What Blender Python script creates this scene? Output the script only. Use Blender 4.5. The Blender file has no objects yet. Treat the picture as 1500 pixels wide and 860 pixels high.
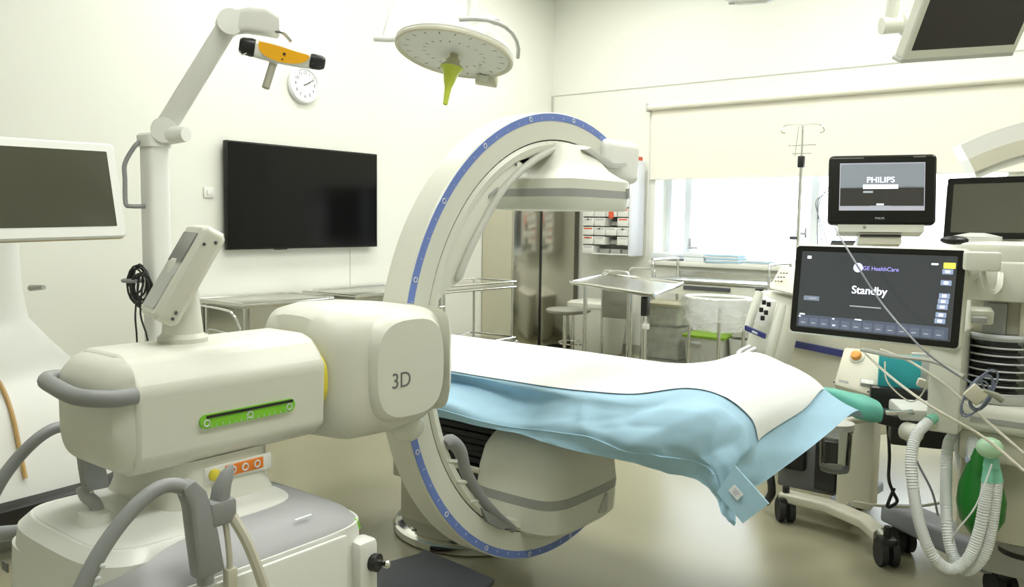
import bpy, bmesh, math, random
from mathutils import Vector, Matrix, Euler
random.seed(7)
scene = bpy.context.scene
COL = scene.collection

# ------------------------------------------------------------------ camera, world, exposure
cam_data = bpy.data.cameras.new('camera')
cam_data.sensor_width = 36.0
cam_data.lens = 29.332
cam_data.clip_start = 0.05
cam = bpy.data.objects.new('camera', cam_data)
COL.objects.link(cam)
cam.matrix_world = Matrix(((0.78936, -0.06395, 0.61059, 0.0),
                           (0.61379, 0.06054, -0.78715, 0.0),
                           (0.01337, 0.99612, 0.08704, 1.4),
                           (0, 0, 0, 1)))
scene.camera = cam

world = bpy.data.worlds.new('daylight'); scene.world = world
world.use_nodes = True
wn = world.node_tree.nodes; wl = world.node_tree.links
bg = wn['Background']
bg.inputs['Color'].default_value = (0.84, 0.90, 1.0, 1)
bg.inputs['Strength'].default_value = 7.0

vs = scene.view_settings
vs.view_transform = 'Standard'
vs.look = 'None'
vs.exposure = 0.0
vs.gamma = 1.0
vs.use_curve_mapping = False
scene.cycles.max_bounces = 8
scene.cycles.transparent_max_bounces = 16

CEIL = 3.95
LAMP_POWER = 18.5

# ------------------------------------------------------------------ materials
MATS = {}
def M(name, col, rough=0.45, metal=0.0, var=0.03, bump=0.0, scale=8.0, spec=0.5, emit=None, estr=0.0, stretch=None, trans=0.0, alpha=1.0, coat=0.0):
    if name in MATS: return MATS[name]
    m = bpy.data.materials.new(name); m.use_nodes = True
    nt = m.node_tree; b = nt.nodes['Principled BSDF']
    b.inputs['Roughness'].default_value = rough
    b.inputs['Metallic'].default_value = metal
    b.inputs['Specular IOR Level'].default_value = spec
    b.inputs['Coat Weight'].default_value = coat
    tc = nt.nodes.new('ShaderNodeTexCoord'); mp = nt.nodes.new('ShaderNodeMapping')
    if stretch: mp.inputs['Scale'].default_value = stretch
    nz = nt.nodes.new('ShaderNodeTexNoise'); nz.inputs['Scale'].default_value = scale
    nz.inputs['Detail'].default_value = 4
    nt.links.new(tc.outputs['Object'], mp.inputs['Vector']); nt.links.new(mp.outputs['Vector'], nz.inputs['Vector'])
    mx = nt.nodes.new('ShaderNodeMix'); mx.data_type = 'RGBA'
    a = tuple(max(0, c * (1 - var)) for c in col[:3]) + (1,); d = tuple(min(1, c * (1 + var)) for c in col[:3]) + (1,)
    mx.inputs[6].default_value = a; mx.inputs[7].default_value = d
    nt.links.new(nz.outputs['Fac'], mx.inputs[0]); nt.links.new(mx.outputs[2], b.inputs['Base Color'])
    if bump:
        bp = nt.nodes.new('ShaderNodeBump'); bp.inputs['Strength'].default_value = bump; bp.inputs['Distance'].default_value = 0.01
        nt.links.new(nz.outputs['Fac'], bp.inputs['Height']); nt.links.new(bp.outputs['Normal'], b.inputs['Normal'])
    if emit:
        b.inputs['Emission Color'].default_value = (*emit, 1); b.inputs['Emission Strength'].default_value = estr
    if trans: b.inputs['Transmission Weight'].default_value = trans
    if alpha < 1: b.inputs['Alpha'].default_value = alpha
    MATS[name] = m
    return m

def glassy(name, tint, fac=0.12, rough=0.03):
    m = bpy.data.materials.new(name); m.use_nodes = True
    nt = m.node_tree; nt.nodes.remove(nt.nodes['Principled BSDF'])
    out = nt.nodes['Material Output']
    t = nt.nodes.new('ShaderNodeBsdfTransparent'); t.inputs['Color'].default_value = (*tint, 1)
    g = nt.nodes.new('ShaderNodeBsdfGlossy'); g.inputs['Roughness'].default_value = rough
    lw = nt.nodes.new('ShaderNodeFresnel'); lw.inputs['IOR'].default_value = 1.45
    mx = nt.nodes.new('ShaderNodeMixShader')
    nt.links.new(lw.outputs[0], mx.inputs[0]); nt.links.new(t.outputs[0], mx.inputs[1]); nt.links.new(g.outputs[0], mx.inputs[2])
    nt.links.new(mx.outputs[0], out.inputs['Surface'])
    MATS[name] = m
    return m

def film(name, col, amount, rough=0.25):
    """thin translucent plastic film: part clear, part milky"""
    m = bpy.data.materials.new(name); m.use_nodes = True
    nt = m.node_tree; b = nt.nodes['Principled BSDF']; out = nt.nodes['Material Output']
    b.inputs['Base Color'].default_value = (*col, 1); b.inputs['Roughness'].default_value = rough
    t = nt.nodes.new('ShaderNodeBsdfTransparent'); mx = nt.nodes.new('ShaderNodeMixShader')
    nz = nt.nodes.new('ShaderNodeTexNoise'); nz.inputs['Scale'].default_value = 3
    mr = nt.nodes.new('ShaderNodeMapRange'); mr.inputs[3].default_value = amount * 0.6; mr.inputs[4].default_value = min(1, amount * 1.4)
    nt.links.new(nz.outputs['Fac'], mr.inputs[0]); nt.links.new(mr.outputs[0], mx.inputs[0])
    nt.links.new(t.outputs[0], mx.inputs[1]); nt.links.new(b.outputs[0], mx.inputs[2]); nt.links.new(mx.outputs[0], out.inputs['Surface'])
    MATS[name] = m
    return m

WALL = M('painted_wall', (0.80, 0.81, 0.735), 0.38, var=0.015, scale=1.5, spec=0.4)
CEILM = M('ceiling_paint', (0.85, 0.86, 0.82), 0.6, var=0.01)
FLOOR = M('vinyl_floor', (0.32, 0.305, 0.205), 0.24, var=0.05, scale=2.2, spec=0.55)
SEAM = M('wall_seam', (0.50, 0.51, 0.45), 0.5)
SKIRT = M('skirting_vinyl', (0.42, 0.42, 0.34), 0.4)
WHITE = M('white_shell', (0.79, 0.80, 0.755), 0.33, var=0.01)
CREAM = M('cream_shell', (0.72, 0.725, 0.635), 0.36, var=0.012)
CREAM2 = M('ivory_plastic', (0.66, 0.64, 0.52), 0.42, var=0.015)
GREY = M('grey_shell', (0.37, 0.375, 0.38), 0.42, var=0.02)
HGREY = M('handle_grey', (0.28, 0.29, 0.29), 0.45, var=0.02)
LGREY = M('light_grey_plastic', (0.52, 0.53, 0.50), 0.45, var=0.02)
STRIPE = M('stripe_grey', (0.36, 0.37, 0.35), 0.45, var=0.02)
DGREY = M('dark_grey', (0.075, 0.08, 0.09), 0.5, var=0.05)
BLACK = M('black_plastic', (0.012, 0.012, 0.012), 0.35, var=0.1)
RUBBER = M('black_rubber', (0.02, 0.02, 0.02), 0.7, var=0.1)
BEZEL = M('black_bezel', (0.012, 0.012, 0.010), 0.28, var=0.05, spec=0.25)
STEEL = M('stainless_steel', (0.60, 0.60, 0.55), 0.24, 1.0, var=0.06, scale=3, stretch=(1, 1, 30))
STEELB = M('brushed_cabinet_steel', (0.60, 0.58, 0.50), 0.17, 1.0, var=0.05, scale=2, stretch=(30, 30, 1))
CHROME = M('chrome', (0.75, 0.75, 0.73), 0.12, 1.0, var=0.02)
BLUE = M('scale_blue', (0.16, 0.24, 0.60), 0.45, var=0.02)
NAVY = M('navy_stripe', (0.03, 0.035, 0.17), 0.45)
MARK = M('mark_white', (0.75, 0.78, 0.82), 0.5)
GREEN = M('lime_green', (0.22, 0.60, 0.03), 0.4)
GREENLID = M('green_lid', (0.20, 0.36, 0.02), 0.4)
ORANGE = M('orange_label', (0.80, 0.22, 0.02), 0.4)
AMBER = M('amber_panel', (0.85, 0.42, 0.01), 0.35)
YELLOW = M('yellow_label', (0.78, 0.68, 0.06), 0.4)
TEXTD = M('dark_print', (0.16, 0.17, 0.16), 0.5)
DRAPE = M('blue_drape_fabric', (0.40, 0.62, 0.77), 0.75, var=0.06, bump=0.08, scale=18, spec=0.2)
SHEET = M('white_absorbent_sheet', (0.83, 0.86, 0.84), 0.8, var=0.015, bump=0.05, scale=40, spec=0.2)
TEAL = M('teal_cloth', (0.03, 0.36, 0.40), 0.7, var=0.08, scale=10)
MINT = M('mint_cushion', (0.14, 0.48, 0.38), 0.55, var=0.05)
MINTP = M('mint_plastic', (0.22, 0.58, 0.43), 0.35, var=0.05)
MASK = M('pale_green_filter', (0.48, 0.74, 0.50), 0.35, var=0.05)
BAG = M('green_rubber_bag', (0.012, 0.19, 0.02), 0.3, var=0.1)
HOSE = M('white_hose', (0.74, 0.77, 0.77), 0.3, var=0.04)
CABLE = M('ivory_cable', (0.62, 0.60, 0.50), 0.45)
CABLEG = M('grey_cable', (0.25, 0.27, 0.30), 0.4)
BCABLE = M('black_cable', (0.015, 0.018, 0.015), 0.5)
LIME = M('lime_handle', (0.50, 0.58, 0.06), 0.35)
KHAKI = M('khaki_plastic', (0.45, 0.45, 0.28), 0.4)
OKNOB = M('orange_knob', (0.85, 0.38, 0.07), 0.35)
LENS = M('lamp_lens', (0.62, 0.62, 0.55), 0.25, var=0.03)
RED = M('red_label', (0.75, 0.12, 0.05), 0.5)
BLIND = M('blind_fabric', (0.82, 0.80, 0.70), 0.8, var=0.01, spec=0.2)
PVC = M('window_frame_white', (0.80, 0.84, 0.88), 0.4)
PAPER = M('paper_white', (0.82, 0.86, 0.88), 0.7)
PBLUE = M('pale_blue_pack', (0.45, 0.66, 0.80), 0.6)
SCREENOFF = M('dark_screen', (0.004, 0.004, 0.004), 0.10, var=0.02, spec=0.22)
SCREENG = M('grey_screen', (0.075, 0.075, 0.052), 0.10, var=0.02, spec=0.3)
SCREENW = M('warm_dark_screen', (0.035, 0.03, 0.028), 0.12, var=0.02, spec=0.3)
UI0 = M('ui_background', (0.012, 0.014, 0.014), 0.15, emit=(0.045, 0.05, 0.052), estr=1.0)
UI1 = M('ui_bar', (0.05, 0.06, 0.08), 0.2, emit=(0.075, 0.09, 0.13), estr=1.0)
UIB = M('ui_button', (0.2, 0.25, 0.35), 0.2, emit=(0.25, 0.31, 0.45), estr=1.0)
UIW = M('ui_white', (0.8, 0.82, 0.9), 0.2, emit=(0.85, 0.88, 0.95), estr=1.0)
UIV = M('ui_violet', (0.35, 0.33, 0.8), 0.2, emit=(0.35, 0.32, 0.85), estr=1.0)
UIG = M('ui_grey_text', (0.3, 0.32, 0.35), 0.2, emit=(0.28, 0.3, 0.33), estr=1.0)
UIY = M('ui_yellow', (0.7, 0.65, 0.1), 0.2, emit=(0.8, 0.72, 0.08), estr=1.0)
UIS = M('ui_slate', (0.16, 0.18, 0.2), 0.15, emit=(0.17, 0.19, 0.21), estr=1.0)
PANEL = M('ceiling_diffuser', (0.9, 0.9, 0.9), 0.5, emit=(1.0, 1.0, 0.955), estr=LAMP_POWER)
GLASS = glassy('window_glass', (0.96, 0.98, 0.98))
CLEAR = glassy('clear_plastic', (0.80, 0.82, 0.80))
SMOKE = glassy('smoke_plastic', (0.74, 0.78, 0.80), rough=0.1)
BAGFILM = film('plastic_bag_film', (0.85, 0.88, 0.87), 0.30)
BOXFILM = film('clear_box_plastic', (0.62, 0.64, 0.56), 0.55)

# ------------------------------------------------------------------ mesh helpers
class B:
    def __init__(s): s.bm = bmesh.new()
    def _merge(s, t, mat=None):
        if mat is not None: bmesh.ops.transform(t, matrix=mat, verts=t.verts)
        me = bpy.data.meshes.new('tmp'); t.to_mesh(me); t.free()
        s.bm.from_mesh(me); bpy.data.meshes.remove(me)
        return s
    def box(s, c, d, rot=None, bev=0.0, seg=2):
        t = bmesh.new(); bmesh.ops.create_cube(t, size=1.0)
        bmesh.ops.scale(t, vec=d, verts=t.verts)
        if bev: bmesh.ops.bevel(t, geom=t.edges[:], offset=min(bev, min(d) * 0.49), segments=seg, profile=0.5, affect='EDGES')
        m = Matrix.Translation(c)
        if rot is not None: m = m @ (Euler(rot).to_matrix().to_4x4() if not isinstance(rot, Matrix) else rot.to_4x4())
        return s._merge(t, m)
    def box2(s, lo, hi, bev=0.0, seg=2):
        c = [(a + b) / 2 for a, b in zip(lo, hi)]; d = [abs(b - a) for a, b in zip(lo, hi)]
        return s.box(c, d, bev=bev, seg=seg)
    def ring(s, pts):
        return [s.bm.verts.new(p) for p in pts]
    def loft(s, secs, caps=True, closed=False):
        R = [s.ring(q) for q in secs]; n = len(R[0])
        for a in range(len(R) - (0 if closed else 1)):
            p, q = R[a], R[(a + 1) % len(R)]
            for i in range(n):
                try: s.bm.faces.new((p[i], p[(i + 1) % n], q[(i + 1) % n], q[i]))
                except ValueError: pass
        if caps and not closed:
            s.bm.faces.new(list(reversed(R[0]))); s.bm.faces.new(R[-1])
        return s
    def tube(s, pts, r, n=8, smooth=0, caps=True, closed=False):
        pts = [Vector(p) for p in pts]
        rs = r if isinstance(r, (list, tuple)) else [r] * len(pts)
        if smooth: pts, rs = spline(pts, smooth, rs)
        secs = []; up = None
        N = len(pts)
        for i, p in enumerate(pts):
            if closed: t = pts[(i + 1) % N] - pts[i - 1]
            else: t = pts[min(i + 1, N - 1)] - pts[max(i - 1, 0)]
            t.normalize()
            if up is None:
                up = Vector((0, 0, 1)) if abs(t.z) < 0.9 else Vector((1, 0, 0))
            u = t.cross(up)
            if u.length < 1e-5: u = t.orthogonal()
            u.normalize(); v = u.cross(t); up = v
            secs.append([p + (u * math.cos(2 * math.pi * k / n) + v * math.sin(2 * math.pi * k / n)) * rs[i] for k in range(n)])
        return s.loft(secs, caps, closed)
    def cyl(s, a, b, r, r2=None, n=20):
        return s.tube([a, b], [r, r if r2 is None else r2], n)
    def lathe(s, prof, c=(0, 0, 0), rot=None, n=28):
        m = Matrix.Translation(c)
        if rot is not None: m = m @ (rot.to_4x4() if isinstance(rot, Matrix) else Euler(rot).to_matrix().to_4x4())
        secs = [[m @ Vector((r * math.cos(2 * math.pi * k / n), r * math.sin(2 * math.pi * k / n), z)) for k in range(n)] for r, z in prof]
        return s.loft(secs)
    def prism(s, pts, vec, bev=0.0):
        t = bmesh.new()
        a = [t.verts.new(p) for p in pts]; b = [t.verts.new(Vector(p) + Vector(vec)) for p in pts]
        n = len(a)
        t.faces.new(list(reversed(a))); t.faces.new(b)
        for i in range(n): t.faces.new((a[i], a[(i + 1) % n], b[(i + 1) % n], b[i]))
        bmesh.ops.recalc_face_normals(t, faces=t.faces)
        if bev: bmesh.ops.bevel(t, geom=[e for e in t.edges], offset=bev, segments=2, profile=0.5, affect='EDGES')
        return s._merge(t)
    def ball(s, c, r, sc=(1, 1, 1), n=16):
        t = bmesh.new(); bmesh.ops.create_uvsphere(t, u_segments=n, v_segments=max(6, n // 2), radius=r)
        return s._merge(t, Matrix.Translation(c) @ Matrix.Diagonal((*sc, 1)))
    def grid(s, P):
        V = [[s.bm.verts.new(p) for p in row] for row in P]
        for i in range(len(V) - 1):
            for j in range(len(V[0]) - 1):
                s.bm.faces.new((V[i][j], V[i + 1][j], V[i + 1][j + 1], V[i][j + 1]))
        return s
    def xf(s, m):
        bmesh.ops.transform(s.bm, matrix=m, verts=s.bm.verts); return s

def spline(pts, k, rs=None):
    pts = [Vector(p) for p in pts]; out = []; ro = []
    n = len(pts)
    if rs is None: rs = [0] * n
    for i in range(n - 1):
        p0 = pts[max(i - 1, 0)]; p1 = pts[i]; p2 = pts[i + 1]; p3 = pts[min(i + 2, n - 1)]
        for j in range(k):
            t = j / k
            out.append(0.5 * ((2 * p1) + (p2 - p0) * t + (2 * p0 - 5 * p1 + 4 * p2 - p3) * t * t + (3 * p1 - p0 - 3 * p2 + p3) * t ** 3))
            ro.append(rs[i] * (1 - t) + rs[i + 1] * t)
    out.append(pts[-1]); ro.append(rs[-1])
    return out, ro

def sup(cx, cy, a, b, e=4.0, n=32):
    """superellipse outline as (u, v) pairs"""
    o = []
    for k in range(n):
        t = 2 * math.pi * k / n; c, q = math.cos(t), math.sin(t)
        o.append((cx + a * math.copysign(abs(c) ** (2 / e), c), cy + b * math.copysign(abs(q) ** (2 / e), q)))
    return o

ROOTM = {}
def thing(name, label, cat, loc=(0, 0, 0), rz=0.0, group=None, kind=None):
    o = bpy.data.objects.new(name, None); o.empty_display_size = 0.1
    COL.objects.link(o); o.location = loc; o.rotation_euler = (0, 0, rz)
    ROOTM[o.name] = Matrix.Translation(loc) @ Matrix.Rotation(rz, 4, 'Z')
    o['label'] = label
    if cat: o['category'] = cat
    if group: o['group'] = group
    if kind: o['kind'] = kind
    return o
def finish(b, name, mat, smooth=True, ang=38):
    bm = b.bm
    bmesh.ops.recalc_face_normals(bm, faces=bm.faces)
    me = bpy.data.meshes.new(name); bm.to_mesh(me); bm.free()
    if smooth and len(me.polygons):
        me.polygons.foreach_set('use_smooth', [True] * len(me.polygons))
        me.set_sharp_from_angle(angle=math.radians(ang))
    me.materials.append(mat)
    return me
def part(b, name, mat, parent, label=None, local=False, smooth=True, ang=38, kind=None):
    """one mesh under its thing or part; b in world coordinates unless local"""
    r = parent
    while r.parent is not None: r = r.parent
    if not local: b.xf(ROOTM[r.name].inverted())
    o = bpy.data.objects.new(name, finish(b, name, mat, smooth, ang))
    COL.objects.link(o); o.parent = parent
    if label: o['label'] = label
    if kind: o['kind'] = kind
    return o
def solo(b, name, mat, label, cat, group=None, kind=None, smooth=True, ang=38):
    """a thing that is one mesh; origin at the middle of its base"""
    vs_ = [v.co for v in b.bm.verts]
    lo = Vector([min(v[i] for v in vs_) for i in range(3)]); hi = Vector([max(v[i] for v in vs_) for i in range(3)])
    c = Vector(((lo.x + hi.x) / 2, (lo.y + hi.y) / 2, lo.z))
    b.xf(Matrix.Translation(-c))
    o = bpy.data.objects.new(name, finish(b, name, mat, smooth, ang)); COL.objects.link(o); o.location = c
    ROOTM[o.name] = Matrix.Translation(c)
    if label: o['label'] = label
    if cat: o['category'] = cat
    if group: o['group'] = group
    if kind: o['kind'] = kind
    return o
def struct(b, name, mat, label=None, smooth=True):
    return solo(b, name, mat, label, None, kind='structure', smooth=smooth)
def frame(o, x, y):
    """4x4 from an origin and two axis directions"""
    o, x, y = Vector(o), Vector(x).normalized(), Vector(y)
    y = (y - x * y.dot(x)).normalized(); z = x.cross(y)
    m = Matrix((x, y, z)).transposed().to_4x4(); m.translation = o
    return m
def text(s, size, m, name, mat, parent, depth=0.001, align='CENTER'):
    cu = bpy.data.curves.new('t', 'FONT'); cu.body = s; cu.size = size; cu.extrude = depth
    cu.align_x = align; cu.align_y = 'CENTER'
    o = bpy.data.objects.new('t', cu); COL.objects.link(o)
    dg = bpy.context.evaluated_depsgraph_get()
    me = bpy.data.meshes.new_from_object(o.evaluated_get(dg))
    bpy.data.objects.remove(o); bpy.data.curves.remove(cu)
    b = B(); b.bm.from_mesh(me); bpy.data.meshes.remove(me); b.xf(m)
    return part(b, name, mat, parent, smooth=False)
def copytree(root, loc, rz, label):
    c = root.copy(); COL.objects.link(c); c.location = loc; c.rotation_euler = (0, 0, rz); c['label'] = label
    for ch in list(root.children):
        d = ch.copy(); COL.objects.link(d); d.parent = c
        for g in list(ch.children):
            e = g.copy(); COL.objects.link(e); e.parent = d
    return c
def rrect(w, h, r, n=5):
    o = []
    for cx, cy, a0 in ((w / 2 - r, h / 2 - r, 0), (-w / 2 + r, h / 2 - r, 90), (-w / 2 + r, -h / 2 + r, 180), (w / 2 - r, -h / 2 + r, 270)):
        for k in range(n + 1):
            a = math.radians(a0 + 90 * k / n); o.append((cx + r * math.cos(a), cy + r * math.sin(a)))
    return o
def slab(b, m, w, h, t, r, z0=0.0, inset=0.0):
    """rounded-corner plate in frame m: face at z0 + t, back at z0"""
    secs = []
    e = min(inset, t * 0.45)
    for zz, k in ((z0, e), (z0 + e, 0), (z0 + t - e, 0), (z0 + t, e)):
        secs.append([m @ Vector((x, y, zz)) for x, y in rrect(w - 2 * k, h - 2 * k, max(r - k, 0.001))])
    b.loft(secs); return b
def caster(parent, p, r=0.05, mat=RUBBER, rz=0.0, twin=True):
    """small twin-wheel caster whose wheels touch the floor at p"""
    c = Vector((p[0], p[1], r)); ax = Vector((math.cos(rz), math.sin(rz), 0))
    b = B()
    for s in ((-1, 1) if twin else (0,)):
        b.cyl(c + ax * (s * r * .42 - r * .24), c + ax * (s * r * .42 + r * .24), r, n=20)
    w = part(b, 'caster', mat, parent)
    h = B(); h.box(c + Vector((0, 0, r * .75)), (r * 1.3, r * 1.3, r * .9), rot=(0, 0, rz), bev=r * .25); h.cyl(c + Vector((0, 0, r)), c + Vector((0, 0, r * 2.0)), r * .3, n=10)
    part(h, 'caster_housing', BLACK, w)
    return w

# ------------------------------------------------------------------ the room
XW, YW, XR, YF = -5.49, 7.77, 2.6, -2.6
struct(B().box2((XW - .2, YF - .2, -.1), (XR + .2, YW + .4, 0)), 'floor', FLOOR, 'olive beige glossy vinyl floor')
struct(B().box2((XW - .2, YF - .2, CEIL), (XR + .2, YW + .4, CEIL + .1)), 'ceiling', CEILM, 'white painted ceiling')
struct(B().box2((XW - .2, YF, 0), (XW, YW, CEIL)), 'wall_left', WALL, 'cream wall that carries the television and clock')
struct(B().box2((XR, YF, 0), (XR + .2, YW, CEIL)), 'wall_right', WALL, 'cream wall on the right of the camera')
struct(B().box2((XW - .2, YF - .2, 0), (XR + .2, YF, CEIL)), 'wall_front', WALL, 'cream wall behind the camera')
WX0, WX1, WZ0, WZ1 = -4.17, -1.0, 1.0, 2.45
b = B()
b.box2((XW - .2, YW, 0), (XR + .2, YW + .4, WZ0)); b.box2((XW - .2, YW, WZ1), (XR + .2, YW + .4, CEIL))
b.box2((XW - .2, YW, WZ0), (WX0, YW + .4, WZ1)); b.box2((WX1, YW, WZ0), (XR + .2, YW + .4, WZ1))
struct(b, 'wall_back', WALL, 'cream wall with the window and roller blind', smooth=False)
# panel joints and skirting
struct(B().box2((XW + .02, YW - .004, 2.785), (XR, YW, 2.797)), 'trim_1', SEAM, 'thin horizontal panel joint above the blind')
struct(B().box2((XW + .006, YW - .02, .1), (XW + .02, YW - .002, 2.79)), 'trim_2', SEAM, 'vertical joint in the room corner')
struct(B().box2((XW, 4.80, .1), (XW + .003, 4.805, 1.14)), 'trim_3', SEAM, 'vertical panel joint beside the television')
struct(B().box2((XW, YF, 0), (XW + .012, YW, .1)), 'baseboard_left', SKIRT, 'grey green skirting of the television wall')
struct(B().box2((XW + .012, YW - .012, 0), (XR, YW, .1)), 'baseboard_back', SKIRT, 'grey green skirting under the window')
# window
w = thing('window_1', 'white framed window with bright daylight behind', None, ((WX0 + WX1) / 2, YW + .25, WZ0), kind='structure')
fy = YW + .30
b = B()
b.box2((WX0, fy - .03, WZ0), (WX1, fy + .03, WZ0 + .06)); b.box2((WX0, fy - .03, WZ1 - .06), (WX1, fy + .03, WZ1))
b.box2((WX0, fy - .03, WZ0), (WX0 + .05, fy + .03, WZ1)); b.box2((WX1 - .05, fy - .03, WZ0), (WX1, fy + .03, WZ1))
part(b, 'window_frame', PVC, w, smooth=False)
mull = (-3.93, -2.62, -1.95)
for x in mull: part(B().box2((x - .035, fy - .035, WZ0 + .06), (x + .035, fy + .035, WZ1 - .06), bev=.006), 'mullion', PVC, w)
xs = [WX0 + .05] + list(mull) + [WX1 - .05]
for a, c in zip(xs[:-1], xs[1:]):
    part(B().box2((a, fy - .006, WZ0 + .05), (c, fy + .006, WZ1 - .05)), 'pane', GLASS, w)
b = B().box2((-3.90, fy - .05, 1.13), (-3.875, fy - .03, 1.24), bev=.006); b.box2((-3.90, fy - .075, 1.13), (-3.79, fy - .055, 1.155), bev=.006)
part(b, 'window_handle', GREY, w)
b = B().box2((-2.70, fy - .05, 1.27), (-2.68, fy - .03, 1.37), bev=.005); b.box2((-2.76, fy - .07, 1.30), (-2.68, fy - .05, 1.325), bev=.005)
part(b, 'window_handle', GREY, w)
part(B().box2((WX0 - .03, YW - .05, WZ0 - .04), (WX1 + .03, YW + .28, WZ0 + .012), bev=.008), 'window_sill', WALL, w)
# roller blind
t = thing('roller_blind', 'cream roller blind half lowered over the window', 'blind', (-2.6, YW - .05, 1.84))
part(B().cyl((-4.24, YW - .05, 2.575), (-.6, YW - .05, 2.575), .034, n=20), 'roller_tube', BLIND, t)
part(B().box2((-4.22, YW - .026, 1.85), (-.62, YW - .022, 2.575)), 'fabric', BLIND, t)
part(B().box2((-4.22, YW - .032, 1.838), (-.62, YW - .016, 1.856), bev=.004), 'bottom_bar', BLIND, t)
for x in (-4.25, -.59): part(B().box2((x - .01, YW - .085, 2.53), (x + .01, YW, 2.615), bev=.004), 'bracket', LGREY, t)
part(B().tube([(-4.232, YW - .05, 2.56), (-4.232, YW - .04, 1.8), (-4.232, YW - .04, 1.05)], .004, 6), 'pull_cord', CREAM, t)

# ceiling light panels
for x, xw in ((-4.3, 'nearest the television wall'), (-2.2, 'second from the television wall'), (-.1, 'farthest from the television wall')):
    for y, yw in ((1.2, 'row above the camera'), (3.7, 'row above the operating table'), (6.2, 'row by the window')):
        if x < -4 and y < 2: continue
        t = thing('ceiling_light', 'flush ceiling light panel, ' + yw + ', ' + xw, 'light', (x, y, CEIL - .03), group='ceiling light panels')
        b = B()
        for sx in (-1, 1): b.box2((x + sx * .33 - .03, y - .66, CEIL - .03), (x + sx * .33 + .03, y + .66, CEIL)); b.box2((x - .36, y + sx * .63 - .03, CEIL - .03), (x + .36, y + sx * .63 + .03, CEIL))
        part(b, 'frame', WHITE, t, smooth=False)
        part(B().box2((x - .3, y - .6, CEIL - .02), (x + .3, y + .6, CEIL - .005)), 'diffuser', PANEL, t)

# ------------------------------------------------------------------ on the television wall
t = thing('wall_television', 'large black flat television switched off on the cream wall', 'television', (XW + .04, 4.308, 1.157))
part(B().box2((XW, 3.95, 1.35), (XW + .03, 4.65, 1.75)), 'wall_bracket', BLACK, t)
part(B().box2((XW + .03, 3.565, 1.157), (XW + .075, 5.05, 1.958), bev=.006), 'bezel', BEZEL, t)
part(B().box2((XW + .073, 3.578, 1.176), (XW + .077, 5.037, 1.945)), 'screen', SCREENOFF, t)
part(B().box2((XW + .03, 4.0, 1.15), (XW + .07, 4.1, 1.158)), 'sensor_bar', BLACK, t)

c = Vector((XW + .02, 4.312, 2.455))
t = thing('wall_clock', 'round white wall clock showing ten past two', 'clock', (XW, 4.312, 2.305))
RX = Matrix(((0, 0, 1), (1, 0, 0), (0, 1, 0)))
part(B().lathe([(.13, -.02), (.148, -.015), (.150, .005), (.140, .02), (.122, .024), (.118, .014)], c, RX), 'rim', M('clock_rim', (.78, .8, .82), .3), t)
part(B().lathe([(.12, .0), (.12, .015)], c, RX), 'dial', M('clock_dial', (.80, .82, .84), .5), t)
for k in range(12):
    a = k * math.pi / 6; p = c + Vector((.017, .092 * math.sin(a), .092 * math.cos(a)))
    text(str(12 if k == 0 else k), .036, frame(p, (0, 1, 0), (0, 0, 1)), 'numeral', TEXTD, t, .0005)
for ang, ln, wd in ((65, .055, .009), (60, .085, .006)):
    a = math.radians(ang); d = Vector((0, math.sin(a), math.cos(a)))
    part(B().tube([c + Vector((.02, 0, 0)) - d * .015, c + Vector((.02, 0, 0)) + d * ln], wd / 2, 6), 'hand', TEXTD, t)
part(B().box2((XW, 3.42, 1.535), (XW + .012, 3.50, 1.61), bev=.004), 'plate', WHITE, thing('wall_switch', 'small white switch plate left of the television', 'switch', (XW, 3.46, 1.535)))
part(B().box2((XW + .012, 3.445, 1.555), (XW + .016, 3.475, 1.59), bev=.001), 'rocker', WHITE, bpy.data.objects['wall_switch'])

# ------------------------------------------------------------------ steel cabinet in the corner
CX = -5.08
t = thing('steel_cabinet', 'tall stainless steel cabinet with two mirror-like doors in the corner', 'cabinet', (-5.28, 7.15, 0))
part(B().box2((XW + .012, 6.56, .08), (CX - .02, 7.74, 1.98)), 'body', M('cabinet_side', (.62, .60, .48), .35, .6, var=.03), t, smooth=False)
part(B().box2((XW + .05, 6.60, 0), (CX - .06, 7.70, .08)), 'plinth', BLACK, t, smooth=False)
for y0, y1 in ((6.565, 7.015), (7.045, 7.66)):
    d = part(B().box2((CX - .02, y0, .10), (CX, y1, 1.96), bev=.003), 'door', STEELB, t)
part(B().box2((CX - .02, 7.015, .10), (CX + .003, 7.045, 1.96)), 'door_gap', BLACK, t)
part(B().box2((CX - .02, 7.66, .10), (CX + .002, 7.735, 1.96)), 'door_gap', M('cabinet_edge', (.10, .09, .06), .4), t)

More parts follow.
